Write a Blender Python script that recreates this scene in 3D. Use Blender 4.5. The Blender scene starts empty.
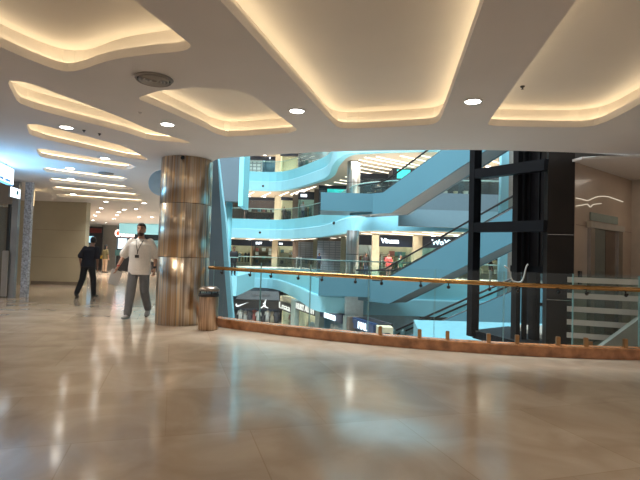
import bpy, bmesh, math, random
from mathutils import Vector, Matrix
random.seed(7)
sc = bpy.context.scene
COL = sc.collection
PI = math.pi

# ------------------------------------------------------------------ camera maths (pixel of the 640x480 frame -> place in the world)
FPX = 480.0
TH = math.atan(17 / 480); PH = math.atan(.03); CZ = 1.3
fw = Vector((0, math.cos(TH), math.sin(TH)))
_u0 = Vector((0, -math.sin(TH), math.cos(TH))); _r0 = Vector((1, 0, 0))
rt = _r0 * math.cos(PH) + _u0 * math.sin(PH)
up = _u0 * math.cos(PH) - _r0 * math.sin(PH)
CAM = Vector((0, 0, CZ))
def ray(px, py): return fw + rt * ((px - 320) / FPX) + up * ((240 - py) / FPX)
def Wz(px, py, z):
    d = ray(px, py); return CAM + d * ((z - CZ) / d.z)
def W(px, py, Y):
    d = ray(px, py); return CAM + d * (Y / d.y)
def WX(px, Y, z):
    "x of the column px at depth Y and height z"
    py = 250
    for _ in range(4):
        p = W(px, py, Y); py -= (z - p.z) * FPX / Y
    return W(px, py, Y).x

# ------------------------------------------------------------------ materials
MATS = {}
def _new(name):
    m = bpy.data.materials.new(name); m.use_nodes = True
    nt = m.node_tree; nt.nodes.clear()
    out = nt.nodes.new('ShaderNodeOutputMaterial')
    return m, nt, out
def mat(name, c, rough=.5, metal=0., var=.08, scale=6., spec=.5, coat=0., stretch=(1, 1, 1), bump=0., rvar=0.):
    if name in MATS: return MATS[name]
    m, nt, out = _new(name)
    b = nt.nodes.new('ShaderNodeBsdfPrincipled')
    tc = nt.nodes.new('ShaderNodeTexCoord'); mp = nt.nodes.new('ShaderNodeMapping')
    mp.inputs['Scale'].default_value = stretch
    nz = nt.nodes.new('ShaderNodeTexNoise'); nz.inputs['Scale'].default_value = scale; nz.inputs['Detail'].default_value = 4
    rp = nt.nodes.new('ShaderNodeValToRGB')
    lo = [max(0, x * (1 - var)) for x in c[:3]]; hi = [min(1, x * (1 + var)) for x in c[:3]]
    rp.color_ramp.elements[0].color = (*lo, 1); rp.color_ramp.elements[0].position = .3
    rp.color_ramp.elements[1].color = (*hi, 1); rp.color_ramp.elements[1].position = .7
    L = nt.links.new
    L(tc.outputs['Object'], mp.inputs[0]); L(mp.outputs[0], nz.inputs['Vector'])
    L(nz.outputs['Fac'], rp.inputs[0]); L(rp.outputs[0], b.inputs['Base Color'])
    b.inputs['Roughness'].default_value = rough; b.inputs['Metallic'].default_value = metal
    b.inputs['Specular IOR Level'].default_value = spec; b.inputs['Coat Weight'].default_value = coat
    if bump:
        bp = nt.nodes.new('ShaderNodeBump'); bp.inputs['Strength'].default_value = bump; bp.inputs['Distance'].default_value = .02
        L(nz.outputs['Fac'], bp.inputs['Height']); L(bp.outputs[0], b.inputs['Normal'])
    L(b.outputs[0], out.inputs[0])
    MATS[name] = m; return m
def emit(name, c, s, var=0., scale=20):
    if name in MATS: return MATS[name]
    m, nt, out = _new(name)
    e = nt.nodes.new('ShaderNodeEmission'); e.inputs[0].default_value = (*c, 1); e.inputs[1].default_value = s
    if var:
        tc = nt.nodes.new('ShaderNodeTexCoord'); nz = nt.nodes.new('ShaderNodeTexNoise'); nz.inputs['Scale'].default_value = scale
        mr = nt.nodes.new('ShaderNodeMapRange'); mr.inputs[3].default_value = s * (1 - var); mr.inputs[4].default_value = s * (1 + var)
        nt.links.new(tc.outputs['Object'], nz.inputs['Vector']); nt.links.new(nz.outputs['Fac'], mr.inputs[0]); nt.links.new(mr.outputs[0], e.inputs[1])
    nt.links.new(e.outputs[0], out.inputs[0]); MATS[name] = m; return m
def glass(name, tint=(.93, .97, .97), refl=.9, frost=0.):
    if name in MATS: return MATS[name]
    m, nt, out = _new(name)
    t = nt.nodes.new('ShaderNodeBsdfTransparent'); t.inputs[0].default_value = (*tint, 1)
    g = nt.nodes.new('ShaderNodeBsdfGlossy'); g.inputs['Roughness'].default_value = .02; g.inputs[0].default_value = (refl, refl, refl, 1)
    fr = nt.nodes.new('ShaderNodeFresnel'); fr.inputs[0].default_value = 1.33
    ge = nt.nodes.new('ShaderNodeNewGeometry'); mr = nt.nodes.new('ShaderNodeMapRange'); mr.inputs[3].default_value = 1.33; mr.inputs[4].default_value = 1 / 1.33
    nt.links.new(ge.outputs['Backfacing'], mr.inputs[0]); nt.links.new(mr.outputs[0], fr.inputs[0])
    mx = nt.nodes.new('ShaderNodeMixShader')
    nt.links.new(fr.outputs[0], mx.inputs[0]); nt.links.new(t.outputs[0], mx.inputs[1]); nt.links.new(g.outputs[0], mx.inputs[2])
    nt.links.new(mx.outputs[0], out.inputs[0]); MATS[name] = m; return m

def floor_material():
    m, nt, out = _new('polished_marble_tiles'); L = nt.links.new
    b = nt.nodes.new('ShaderNodeBsdfPrincipled')
    tc = nt.nodes.new('ShaderNodeTexCoord'); mp = nt.nodes.new('ShaderNodeMapping'); mp.inputs['Rotation'].default_value = (0, 0, math.radians(-17))
    br = nt.nodes.new('ShaderNodeTexBrick'); br.inputs['Scale'].default_value = 1.0
    br.inputs['Brick Width'].default_value = 1.2; br.inputs['Row Height'].default_value = 1.2; br.inputs['Mortar Size'].default_value = .004
    br.inputs['Color1'].default_value = (.46, .365, .275, 1); br.inputs['Color2'].default_value = (.54, .44, .34, 1); br.inputs['Mortar'].default_value = (.42, .325, .235, 1)
    br.inputs['Bias'].default_value = -.1
    nz = nt.nodes.new('ShaderNodeTexNoise'); nz.inputs['Scale'].default_value = 1.6; nz.inputs['Detail'].default_value = 4; nz.inputs['Distortion'].default_value = .8
    rp = nt.nodes.new('ShaderNodeValToRGB'); rp.color_ramp.elements[0].color = (.84, .80, .77, 1); rp.color_ramp.elements[1].color = (1.08, 1.08, 1.08, 1)
    rp.color_ramp.elements[0].position = .35; rp.color_ramp.elements[1].position = .65
    mx = nt.nodes.new('ShaderNodeMix'); mx.data_type = 'RGBA'; mx.blend_type = 'MULTIPLY'; mx.inputs[0].default_value = 1
    L(tc.outputs['Object'], mp.inputs[0]); L(mp.outputs[0], br.inputs['Vector']); L(tc.outputs['Object'], nz.inputs['Vector'])
    L(nz.outputs['Fac'], rp.inputs[0]); L(br.outputs['Color'], mx.inputs[6]); L(rp.outputs[0], mx.inputs[7]); L(mx.outputs[2], b.inputs['Base Color'])
    n2 = nt.nodes.new('ShaderNodeTexNoise'); n2.inputs['Scale'].default_value = 2.2
    mr = nt.nodes.new('ShaderNodeMapRange'); mr.inputs[3].default_value = .085; mr.inputs[4].default_value = .15
    L(tc.outputs['Object'], n2.inputs['Vector']); L(n2.outputs['Fac'], mr.inputs[0]); L(mr.outputs[0], b.inputs['Roughness'])
    b.inputs['Specular IOR Level'].default_value = .42
    L(b.outputs[0], out.inputs[0]); return m

def brushed(name, c, rough=.24, amp=.35, freq=26, painted_refl=False):
    "vertical streaked steel cladding"
    m, nt, out = _new(name); L = nt.links.new
    b = nt.nodes.new('ShaderNodeBsdfPrincipled'); b.inputs['Metallic'].default_value = 1; b.inputs['Roughness'].default_value = rough
    tc = nt.nodes.new('ShaderNodeTexCoord'); mp = nt.nodes.new('ShaderNodeMapping'); mp.inputs['Scale'].default_value = (1, 1, .02)
    nz = nt.nodes.new('ShaderNodeTexNoise'); nz.inputs['Scale'].default_value = freq; nz.inputs['Detail'].default_value = 3
    n2 = nt.nodes.new('ShaderNodeTexNoise'); n2.inputs['Scale'].default_value = freq * .3; n2.inputs['Detail'].default_value = 2
    rp = nt.nodes.new('ShaderNodeValToRGB')
    rp.color_ramp.elements[0].position = .36; rp.color_ramp.elements[1].position = .66
    cols = [(c[0] * .42, c[1] * .36, c[2] * .32), (c[0] * 1.12, c[1] * 1.12, c[2] * 1.1), (c[0] * .78, c[1] * .60, c[2] * .40), (c[0] * .75, c[1] * .86, c[2] * 1.0), (c[0] * 1.3, c[1] * 1.18, c[2] * .92)] if painted_refl else [(c[0] * .62, c[1] * .53, c[2] * .46), tuple(x * 1.2 for x in c)]  # the longer list paints reflected surroundings into the column's streak colours
    rp.color_ramp.elements[0].color = (*cols[0], 1); rp.color_ramp.elements[1].color = (*[min(1, x) for x in cols[-1]], 1)
    for i_ in range(1, len(cols) - 1):
        e_ = rp.color_ramp.elements.new(.36 + .30 * i_ / (len(cols) - 1)); e_.color = (*[min(1, x) for x in cols[i_]], 1)
    L(tc.outputs['Object'], mp.inputs[0]); L(mp.outputs[0], nz.inputs['Vector']); L(mp.outputs[0], n2.inputs['Vector'])
    L(nz.outputs['Fac'], rp.inputs[0]); L(rp.outputs[0], b.inputs['Base Color'])
    bp = nt.nodes.new('ShaderNodeBump'); bp.inputs['Strength'].default_value = amp; bp.inputs['Distance'].default_value = .03
    L(n2.outputs['Fac'], bp.inputs['Height']); L(bp.outputs[0], b.inputs['Normal'])
    L(b.outputs[0], out.inputs[0]); MATS[name] = m; return m

def grid_mat(name, c1, c2, w=.35, h=.18):
    m, nt, out = _new(name); L = nt.links.new
    b = nt.nodes.new('ShaderNodeBsdfPrincipled'); b.inputs['Roughness'].default_value = .5
    tc = nt.nodes.new('ShaderNodeTexCoord'); sp = nt.nodes.new('ShaderNodeSeparateXYZ'); cb = nt.nodes.new('ShaderNodeCombineXYZ')
    br = nt.nodes.new('ShaderNodeTexBrick'); br.inputs['Scale'].default_value = 1; br.inputs['Brick Width'].default_value = w; br.inputs['Row Height'].default_value = h
    br.inputs['Mortar Size'].default_value = min(w, h) * .14; br.offset = 0.
    br.inputs['Color1'].default_value = (*c1, 1); br.inputs['Color2'].default_value = (*[x * .9 for x in c1], 1); br.inputs['Mortar'].default_value = (*c2, 1)
    L(tc.outputs['Object'], sp.inputs[0]); L(sp.outputs[0], cb.inputs[0]); L(sp.outputs[2], cb.inputs[1]); L(cb.outputs[0], br.inputs['Vector'])
    L(br.outputs[0], b.inputs['Base Color']); L(b.outputs[0], out.inputs[0]); MATS[name] = m; return m

M_floor = floor_material()
M_ceil = mat('ceiling_paint', (.77, .725, .70), .75, var=.02, scale=1.5)
M_soffit = mat('cove_soffit_paint', (.78, .73, .68), .8, var=.02, scale=1.5)
M_led = emit('warm_led', (1., .81, .51), 8.6)
M_lens = emit('downlight_lens', (1., .96, .88), 28.)
M_lens2 = emit('corridor_lens', (1., .95, .85), 30.)
M_cyan = mat('turquoise_paint', (.235, .665, .79), .45, var=.03, scale=.4)
M_cyan2 = mat('pale_turquoise_paint', (.34, .745, .89), .45, var=.03, scale=.4)
M_truss = mat('escalator_blue_panel', (.074, .196, .256), .35, var=.04, scale=.5)
M_soff = mat('escalator_grey_soffit', (.26, .31, .34), .5, var=.05, scale=.7)
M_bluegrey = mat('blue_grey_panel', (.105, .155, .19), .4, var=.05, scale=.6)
M_under = mat('gallery_ceiling', (.50, .43, .35), .7, var=.04, scale=.5)
M_lfloor = mat('gallery_floor', (.42, .38, .33), .25, var=.06, scale=.8)
M_steelcol = brushed('steel_cladding', (.57, .50, .43), .28, .25, 8, True)
M_steelbin = brushed('bin_steel', (.52, .37, .26), .32, .25, 40)
M_steelgrey = brushed('grey_steel_cladding', (.50, .53, .55), .48, .1, 12)
M_seam = mat('dark_seam', (.06, .05, .045), .5)
M_black = mat('black_plastic', (.012, .012, .014), .35)
M_curb = mat('brown_marble', (.36, .15, .062), .22, var=.4, scale=7, bump=.0)
M_brass = mat('brass_handrail', (.50, .275, .10), .24, metal=1., var=.12, scale=8)
M_clamp = mat('bronze_clamp', (.40, .22, .10), .3, metal=1.)
M_dark = mat('dark_lift_steel', (.005, .006, .009), .5, var=.2, spec=.15)
M_dark2 = mat('dark_brown_lift_panel', (.018, .014, .012), .35, var=.25, scale=1.5, spec=.2)
M_rail = mat('guide_rail_steel', (.012, .013, .015), .4, metal=0., spec=.15)
M_glass = glass('clear_glass')
M_glassg = glass('greenish_glass', (.80, .93, .91), .8)
M_glassf = glass('far_glass', (.86, .95, .96), .7)
M_frost = mat('frosted_stripe', (.55, .53, .50), .6, var=.04)
M_marble = mat('beige_wall_marble', (.40, .31, .24), .3, var=.12, scale=1.6, coat=.3)
M_tau = mat('taupe_wall_panel', (.40, .355, .25), .5, var=.05, scale=1.2)
M_steelp = mat('pale_steel_pier', (.30, .31, .32), .3, metal=.5, var=.12, scale=2)
M_mosaic = mat('mosaic_stone', (.42, .45, .50), .35, var=.5, scale=26)
M_wallg = mat('pale_grey_wall', (.42, .41, .38), .6)
M_chrome = mat('brushed_door_steel', (.42, .40, .38), .24, metal=1., var=.08, scale=3)
M_white = mat('white_matte', (.72, .72, .70), .6)

# ------------------------------------------------------------------ mesh helpers
def BM(): return bmesh.new()
def box(bm, c, s, rz=0., rx=0., ry=0.):
    m = Matrix.Translation(c) @ Matrix.Rotation(rz, 4, 'Z') @ Matrix.Rotation(rx, 4, 'X') @ Matrix.Rotation(ry, 4, 'Y') @ Matrix.Diagonal((*s, 1))
    bmesh.ops.create_cube(bm, size=1, matrix=m); return bm
def hexa(bm, pts):
    "eight corners: four of the bottom, four of the top, same order"
    v = [bm.verts.new(p) for p in pts]
    for f in ((3, 2, 1, 0), (4, 5, 6, 7), (0, 1, 5, 4), (1, 2, 6, 5), (2, 3, 7, 6), (3, 0, 4, 7)): bm.faces.new([v[i] for i in f])
    bmesh.ops.recalc_face_normals(bm, faces=bm.faces); return bm
def prism(bm, poly, vec):
    "polygon (3D points) extruded by vec"
    a = [bm.verts.new(p) for p in poly]; b = [bm.verts.new(Vector(p) + Vector(vec)) for p in poly]
    n = len(a); fs = [bm.faces.new(a[::-1]), bm.faces.new(b)]
    for i in range(n): fs.append(bm.faces.new((a[i], a[(i + 1) % n], b[(i + 1) % n], b[i])))
    bmesh.ops.recalc_face_normals(bm, faces=fs); return bm
def tube(bm, pts, r, seg=10, cap=True):
    pts = [Vector(p) for p in pts]; n = len(pts); rs = r if isinstance(r, (list, tuple)) else [r] * n
    rings = []; ref = None
    for i, p in enumerate(pts):
        t = (pts[min(i + 1, n - 1)] - pts[max(i - 1, 0)]).normalized()
        if ref is None: ref = Vector((0, 0, 1)) if abs(t.z) < .9 else Vector((0, 1, 0))
        x = ref.cross(t).normalized() if ref.cross(t).length > 1e-4 else Vector((1, 0, 0)); y = t.cross(x).normalized(); ref = y
        rings.append([bm.verts.new(p + (x * math.cos(a) + y * math.sin(a)) * rs[i]) for a in [2 * PI * k / seg for k in range(seg)]])
    fs = []
    for A, B in zip(rings, rings[1:]):
        for k in range(seg): fs.append(bm.faces.new((A[k], A[(k + 1) % seg], B[(k + 1) % seg], B[k])))
    if cap: fs += [bm.faces.new(rings[0][::-1]), bm.faces.new(rings[-1])]
    for f in fs: f.smooth = True
    return bm
def lathe(bm, prof, c=(0, 0, 0), seg=48, close=False):
    c = Vector(c); rings = []
    for r, z in prof: rings.append([bm.verts.new(c + Vector((r * math.cos(2 * PI * k / seg), r * math.sin(2 * PI * k / seg), z))) for k in range(seg)])
    pairs = list(zip(rings, rings[1:])) + ([(rings[-1], rings[0])] if close else [])
    for A, B in pairs:
        for k in range(seg):
            f = bm.faces.new((A[k], A[(k + 1) % seg], B[(k + 1) % seg], B[k])); f.smooth = True
    if not close:
        bm.faces.new(rings[0][::-1]); bm.faces.new(rings[-1])
    return bm
def loft(bm, rings, seg=20):
    "rings: (centre, rx, ry, xaxis, yaxis)"
    R = []
    for c, rx, ry, X, Y in rings:
        R.append([bm.verts.new(Vector(c) + Vector(X) * rx * math.cos(2 * PI * k / seg) + Vector(Y) * ry * math.sin(2 * PI * k / seg)) for k in range(seg)])
    for A, B in zip(R, R[1:]):
        for k in range(seg): bm.faces.new((A[k], A[(k + 1) % seg], B[(k + 1) % seg], B[k])).smooth = True
    bm.faces.new(R[0][::-1]); bm.faces.new(R[-1]); return bm
def zloft(bm, rows, seg=20):
    "rows: (x, y, z, rx, ry) horizontal rings"
    return loft(bm, [((x, y, z), rx, ry, (1, 0, 0), (0, 1, 0)) for x, y, z, rx, ry in rows], seg)
def ball(bm, c, r, seg=16):
    r = r if isinstance(r, (tuple, list)) else (r, r, r)
    g = bmesh.ops.create_uvsphere(bm, u_segments=seg, v_segments=max(6, seg * 2 // 3), radius=1, matrix=Matrix.Translation(c) @ Matrix.Diagonal((*r, 1)))
    for v in g['verts']:
        for f in v.link_faces: f.smooth = True
    return bm

def _mk(name, bm, m, loc=None):
    me = bpy.data.meshes.new(name)
    if loc is not None: bmesh.ops.translate(bm, verts=bm.verts, vec=-Vector(loc))
    bm.to_mesh(me); bm.free()
    o = bpy.data.objects.new(name, me)
    if m is not None: me.materials.append(m)
    COL.objects.link(o); return o
def tag(o, label, cat=None, group=None, kind=None):
    if label: o['label'] = label
    if cat: o['category'] = cat
    if group: o['group'] = group
    if kind: o['kind'] = kind
    return o
def thing(name, label, cat, loc=(0, 0, 0), group=None):
    o = bpy.data.objects.new(name, None); COL.objects.link(o); o.location = loc; o.empty_display_size = .1
    return tag(o, label, cat, group)
def root_loc(p):
    v = Vector((0, 0, 0))
    while p is not None: v += p.location; p = p.parent
    return v
def part(name, bm, m, parent, label=None, kind=None):
    "bm in world coordinates"
    o = _mk(name, bm, m, root_loc(parent)); o.parent = parent
    if label: o['label'] = label
    if kind: o['kind'] = kind
    return o
def solo(name, bm, m, label, cat, loc=(0, 0, 0), group=None, kind=None):
    o = _mk(name, bm, m, loc); o.location = loc; return tag(o, label, cat, group, kind)
def struct(name, bm, m, label=None):
    o = _mk(name, bm, m); o['kind'] = 'structure'
    if label: o['label'] = label
    return o
def copy_tree(o, parent=None):
    c = o.copy(); COL.objects.link(c); c.parent = parent
    for ch in list(o.children): copy_tree(ch, c)
    return c

def catmull(P, n=8):
    P = [Vector(p) for p in P]; Q = [P[0] * 2 - P[1]] + P + [P[-1] * 2 - P[-2]]; out = []
    for i in range(1, len(Q) - 2):
        a, b, c, d = Q[i - 1:i + 3]
        for k in range(n):
            t = k / n
            out.append(.5 * ((2 * b) + (c - a) * t + (2 * a - 5 * b + 4 * c - d) * t * t + (3 * b - a - 3 * c + d) * t ** 3))
    out.append(P[-1]); return out
def chaikin(P, it=2, k=.22):
    P = [Vector(p) for p in P]
    for _ in range(it):
        P = [q for i in range(len(P)) for q in (P[i] * (1 - k) + P[(i + 1) % len(P)] * k, P[i] * k + P[(i + 1) % len(P)] * (1 - k))]
    return P
def offset_poly(P, d):
    n = len(P); area = sum(P[i].x * P[(i + 1) % n].y - P[(i + 1) % n].x * P[i].y for i in range(n)); s = 1 if area > 0 else -1; out = []
    for i in range(n):
        e = (P[(i + 1) % n] - P[i - 1]).normalized(); out.append(P[i] + Vector((e.y, -e.x)) * d * s)
    return out
def text_bm(body, size, depth=.02, bold=.0):
    cu = bpy.data.curves.new('lettering', 'FONT'); cu.body = body; cu.size = size; cu.extrude = depth; cu.align_x = 'CENTER'; cu.align_y = 'CENTER'; cu.offset = bold
    o = bpy.data.objects.new('lettering', cu); COL.objects.link(o)
    dg = bpy.context.evaluated_depsgraph_get(); me = bpy.data.meshes.new_from_object(o.evaluated_get(dg))
    bm = BM(); bm.from_mesh(me); bpy.data.objects.remove(o); bpy.data.curves.remove(cu); bpy.data.meshes.remove(me); return bm
def place_text(bm, c, u, sx=1.):
    "stand lettering upright at c, running along the plan direction u"
    u = Vector((u[0], u[1], 0)).normalized(); n = Vector((u.y, -u.x, 0))
    m = Matrix(((u.x, 0, n.x, c[0]), (u.y, 0, n.y, c[1]), (0, 1, 0, c[2]), (0, 0, 0, 1)))
    bmesh.ops.transform(bm, matrix=m @ Matrix.Diagonal((sx, 1, 1, 1)), verts=bm.verts); return bm

# ------------------------------------------------------------------ near gallery: floor, ceiling with coves
CH = 3.05
CX = [-2.35, -1.5, -.5, .5, 1.5, 2.5, 3.5, 4.5, 5.5, 7.0]
bulge = lambda x: 7.631 - .463 * x + .059 * x * x if x < 4 else 6.723 + .009 * (x - 4) + .03 * (x - 4) ** 2
edge_near = [Vector((x, bulge(x), 0)) for x in CX]
# floor: near hall plus the corridor on the far side of the column
fl = [(-14, -7), (9, -7), (9, 7.2)] + [(p.x, p.y + .16) for p in edge_near[::-1]] + [(-2.6, 9.0), (-3.1, 12), (-6.2, 24), (-15, 52), (-24, 52), (-14, 20)]
bm = BM(); prism(bm, [(x, y, -.35) for x, y in fl], (0, 0, .35)); struct('floor', bm, M_floor, 'polished beige marble floor of the near gallery')

coves = {
 'A': [(-2.95, 3.7), (-2.80, 4.3), (-2.6, 4.68), (-2.41, 4.64), (-1.99, 4.35), (-1.55, 4.19), (-1.23, 4.11), (-1.13, 4.0), (-1.16, 3.87), (-1.35, 3.29), (-1.75, 2.0), (-2.1, 1.0), (-3.2, 1.0), (-3.1, 2.4)],
 'B': [(-3.33, 4.96), (-3.74, 5.83), (-2.89, 7.05), (-2.74, 7.43), (-2.04, 7.62), (-2.49, 6.84), (-2.66, 6.22), (-2.92, 5.56), (-3.12, 5.02)],
 'C': [(-4.2, 6.72), (-4.57, 7.43), (-3.69, 8.92), (-3.3, 9.14), (-3.29, 8.01), (-4.0, 6.7)],
 'D': [(-5.05, 8.4), (-5.43, 9.17), (-4.25, 10.31), (-3.84, 9.9), (-3.86, 9.5), (-4.9, 8.35)],
 'E': [(-6.1, 10.4), (-6.31, 10.96), (-5.05, 12.1), (-4.66, 11.5), (-4.75, 11.2), (-5.9, 10.3)],
 'F': [(-6.78, 11.9), (-7.11, 12.51), (-5.63, 13.6), (-5.22, 13.3), (-5.3, 12.8), (-6.6, 11.8)],
 'G': [(-7.62, 13.5), (-7.94, 14.19), (-6.0, 15.4), (-5.6, 14.9), (-5.7, 14.4), (-7.4, 13.4)],
 'H': [(-8.5, 15.3), (-8.8, 16.0), (-6.3, 17.2), (-6.0, 16.6), (-6.1, 16.2), (-8.3, 15.2)],
 'I': [(-2.15, 5.43), (-1.99, 5.77), (-1.66, 6.61), (-1.58, 6.92), (-1.44, 7.1), (-1.15, 7.02), (-.47, 6.77), (-.36, 6.6), (-.42, 6.35), (-.86, 5.05), (-1.33, 5.0), (-1.8, 5.15)],
 'J': [(-1.25, 1.5), (-.74, 3.25), (-.27, 4.88), (0, 5.8), (.16, 6.35), (.29, 6.48), (1.26, 6.20), (1.43, 6.1), (1.45, 5.84), (1.05, 3.15), (.80, 1.5)],
 'K': [(1.42, 1.5), (1.65, 3.12), (2.05, 5.9), (2.11, 6.12), (2.7, 6.1), (3.27, 6.07), (3.46, 5.92), (3.40, 5.02), (2.95, 1.5)],
}
COVE_LABEL = {
 'A': 'deep warm-lit ceiling cove with a wavy front edge above the entrance side',
 'B': 'long slim warm-lit ceiling cove between the wavy cove and the row of downlights',
 'C': 'slim warm-lit cove, second in the row running into the corridor',
 'D': 'slim warm-lit cove, third in the row running into the corridor',
 'E': 'slim warm-lit cove, fourth in the row running into the corridor',
 'F': 'slim warm-lit cove, fifth in the row running into the corridor',
 'G': 'slim warm-lit cove, sixth in the row running into the corridor',
 'H': 'slim warm-lit cove, last in the row in front of the taupe wall',
 'I': 'short warm-lit ceiling cove just in front of the steel column',
 'J': 'largest warm-lit ceiling cove with rounded corners in mid ceiling',
 'K': 'warm-lit ceiling cove with a slanted side above the lift lobby end',
}
ce = [(p.x, p.y) for p in catmull([(-2.5, 10.2, 0), (-2, 8.9, 0), (-1.48, 8.56, 0), (-.04, 7.95, 0), (1.2, 7.68, 0), (2.31, 7.48, 0), (3.7, 7.44, 0), (5.03, 7.55, 0), (7, 7.9, 0), (9.4, 8.3, 0)], 3)]
cp = [(-14, -7), (9.4, -7)] + ce[::-1] + [(-3.1, 12), (-6.2, 24), (-15, 52), (-24, 52), (-14, 20)]
bm = BM(); edges = []
def ring_edges(P, z):
    v = [bm.verts.new((p[0], p[1], z)) for p in P]; return [bm.edges.new((v[i], v[(i + 1) % len(v)])) for i in range(len(v))]
edges += ring_edges(cp, CH)
RIM = {}
for k, P in coves.items():
    RIM[k] = chaikin([Vector(p) for p in P], 2, .22 if k in 'AJK' else .13); edges += ring_edges(RIM[k], CH)
bmesh.ops.triangle_fill(bm, use_beauty=True, use_dissolve=False, edges=edges)
for f in bm.faces:
    if f.normal.z > 0: f.normal_flip()
struct('ceiling', bm, M_ceil, 'off-white plaster ceiling of the near gallery')
# edge fascia above the void
bm = BM()
for a, b in zip(ce, ce[1:]):
    hexa(bm, [(a[0], a[1], CH + .002), (b[0], b[1], CH + .002), (b[0], b[1] - .1, CH + .002), (a[0], a[1] - .1, CH + .002), (a[0], a[1], CH + 1.4), (b[0], b[1], CH + 1.4), (b[0], b[1] - .1, CH + 1.4), (a[0], a[1] - .1, CH + 1.4)])
struct('trim_1', bm, M_ceil, 'plaster fascia at the open edge of the near ceiling')
bm = BM(); prism(bm, [(x, y, CH + .62) for x, y in cp], (0, 0, .2)); struct('ceiling', bm, M_soff, 'slab above the near ceiling')

LIP, SH, TOP = .085, .12, .26
for k, P in RIM.items():
    O = offset_poly(P, SH); n = len(P); bm = BM()
    def rr(Q, z): return [bm.verts.new((q.x, q.y, z)) for q in Q]
    a, b, c, d = rr(P, CH), rr(P, CH + LIP), rr(O, CH + LIP), rr(O, CH + TOP)
    for A, B in ((a, b), (b, c), (c, d)):
        for i in range(n): bm.faces.new((A[i], A[(i + 1) % n], B[(i + 1) % n], B[i]))
    es = [e for e in bm.edges if e.verts[0] in d and e.verts[1] in d]
    bmesh.ops.triangle_fill(bm, use_beauty=True, edges=es)
    cv = struct('ceiling_cove', bm, M_soffit, COVE_LABEL[k])
    S = offset_poly(P, SH - .035); S2 = offset_poly(P, SH - .012); bm = BM()
    a, b = rr(S, CH + LIP + .012), rr(S2, CH + LIP + .028)
    for i in range(n): bm.faces.new((a[i], a[(i + 1) % n], b[(i + 1) % n], b[i]))
    part('light_strip', bm, M_led, cv, 'warm glowing strip hidden behind the lip')

# downlights
def downlight(x, y, label, r=.085, m=M_lens, power=22, group=None, z=CH, child=True):
    t = thing('downlight', label, 'ceiling light', (x, y, z), group)
    bm = BM(); lathe(bm, [(r * .98, z - .012), (r * 1.18, z - .012), (r * 1.24, z - .001), (r * .98, z - .001)], (x, y, 0), 28, close=True); part('trim_ring', bm, M_white, t)
    bm = BM(); lathe(bm, [(r * .975, z - .008), (r * .975, z - .003)], (x, y, 0), 28); part('lens', bm, m, t)
    if power:
        l = bpy.data.lights.new('downlight_beam', 'SPOT'); l.energy = power; l.spot_size = math.radians(125); l.spot_blend = .6; l.shadow_soft_size = .06; l.color = (1, .93, .82)
        o = bpy.data.objects.new('downlight_beam', l); COL.objects.link(o); o.parent = t; o.location = (0, 0, -.03)
    return t
near_dl = [((297, 110.5), 'round downlight between the big cove and the short cove'), ((473, 101), 'round downlight between the big cove and the slanted-side cove'),
           ((66.5, 127), 'round downlight beside the second slim cove of the corridor row'), ((167.5, 124), 'round downlight nearest the top of the steel column'),
           ((105, 158), 'round downlight beyond the far tip of the second slim cove')]
for p, lb in near_dl:
    q = Wz(*p, CH); downlight(q.x, q.y, lb, power=(110 if q.x < -3 else 26))
for (x, y, lb) in ((3.6, 3.2, 'round downlight over the lift lobby end, out of the cove row'), (-.5, -1.0, 'round downlight behind the viewpoint beside the big cove'), (2.3, -1.5, 'round downlight behind the viewpoint beside the slanted cove'), (1.33, 3.0, 'round downlight just above the frame between two big coves')):
    downlight(x, y, lb, power=32)
cor_dl = [(70, 168), (71, 179), (73, 194), (104, 190), (106, 201.5), (101, 208), (144, 203), (98, 212), (95, 215.5), (93, 220), (119, 212), (117, 215), (114, 218.5), (106, 222.5), (90, 227), (139, 217), (152, 217), (136, 209), (124, 209.5), (109, 226)]
for i, p in enumerate(cor_dl):
    q = Wz(*p, CH)
    downlight(q.x, q.y, 'small bright downlight among the rows in the corridor ceiling', r=.085, m=M_lens2, power=(130 if i % 2 == 0 else 0), group='downlights of the corridor ceiling')

# round air diffusers, sprinklers
def diffuser(px, py, label, r=.17):
    q = Wz(px, py, CH); t = thing('ceiling_diffuser', label, 'air vent', (q.x, q.y, CH))
    bm = BM(); lathe(bm, [(r * .99, CH - .001), (r * 1.12, CH - .004), (r * 1.0, CH - .03), (r * .95, CH - .02)], (q.x, q.y, 0), 36, close=True); part('rim', bm, mat('diffuser_grey', (.30, .27, .24), .5), t)
    for i in range(4):
        rr_ = r * (.86 - i * .2); bm = BM(); lathe(bm, [(rr_, CH - .006), (rr_, CH - .03), (rr_ - .012, CH - .03), (rr_ - .03, CH - .006)], (q.x, q.y, 0), 32, close=True); part('cone_ring', bm, mat('diffuser_ring', (.42, .38, .34), .5), t)
    bm = BM(); lathe(bm, [(r * .98, CH - .004), (r * .98, CH - .0015)], (q.x, q.y, 0), 32); part('back_plate', bm, M_black, t, 'dark opening')
diffuser(154, 78.5, 'dark ringed round air diffuser beside the wavy cove')
diffuser(106, 173, 'small dark round air diffuser between slim corridor coves', .15)
for px, py, lb in ((84, 130, 'small sprinkler head near the second slim cove'), (99.5, 133.5, 'dark smoke detector between two slim coves'), (522.5, 86, 'tiny sprinkler head beside the slanted-side cove'), (140, 112, 'flat pale access disc between the slim cove and short cove')):
    q = Wz(px, py, CH); bm = BM(); lathe(bm, [(.024, CH - .002), (.02, CH - .012), (.008, CH - .018), (.008, CH - .028), (.015, CH - .032)], (q.x, q.y, 0), 16)
    solo('ceiling_detector', bm, M_seam if py != 112 else M_ceil, lb, 'detector', (q.x, q.y, CH))
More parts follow.
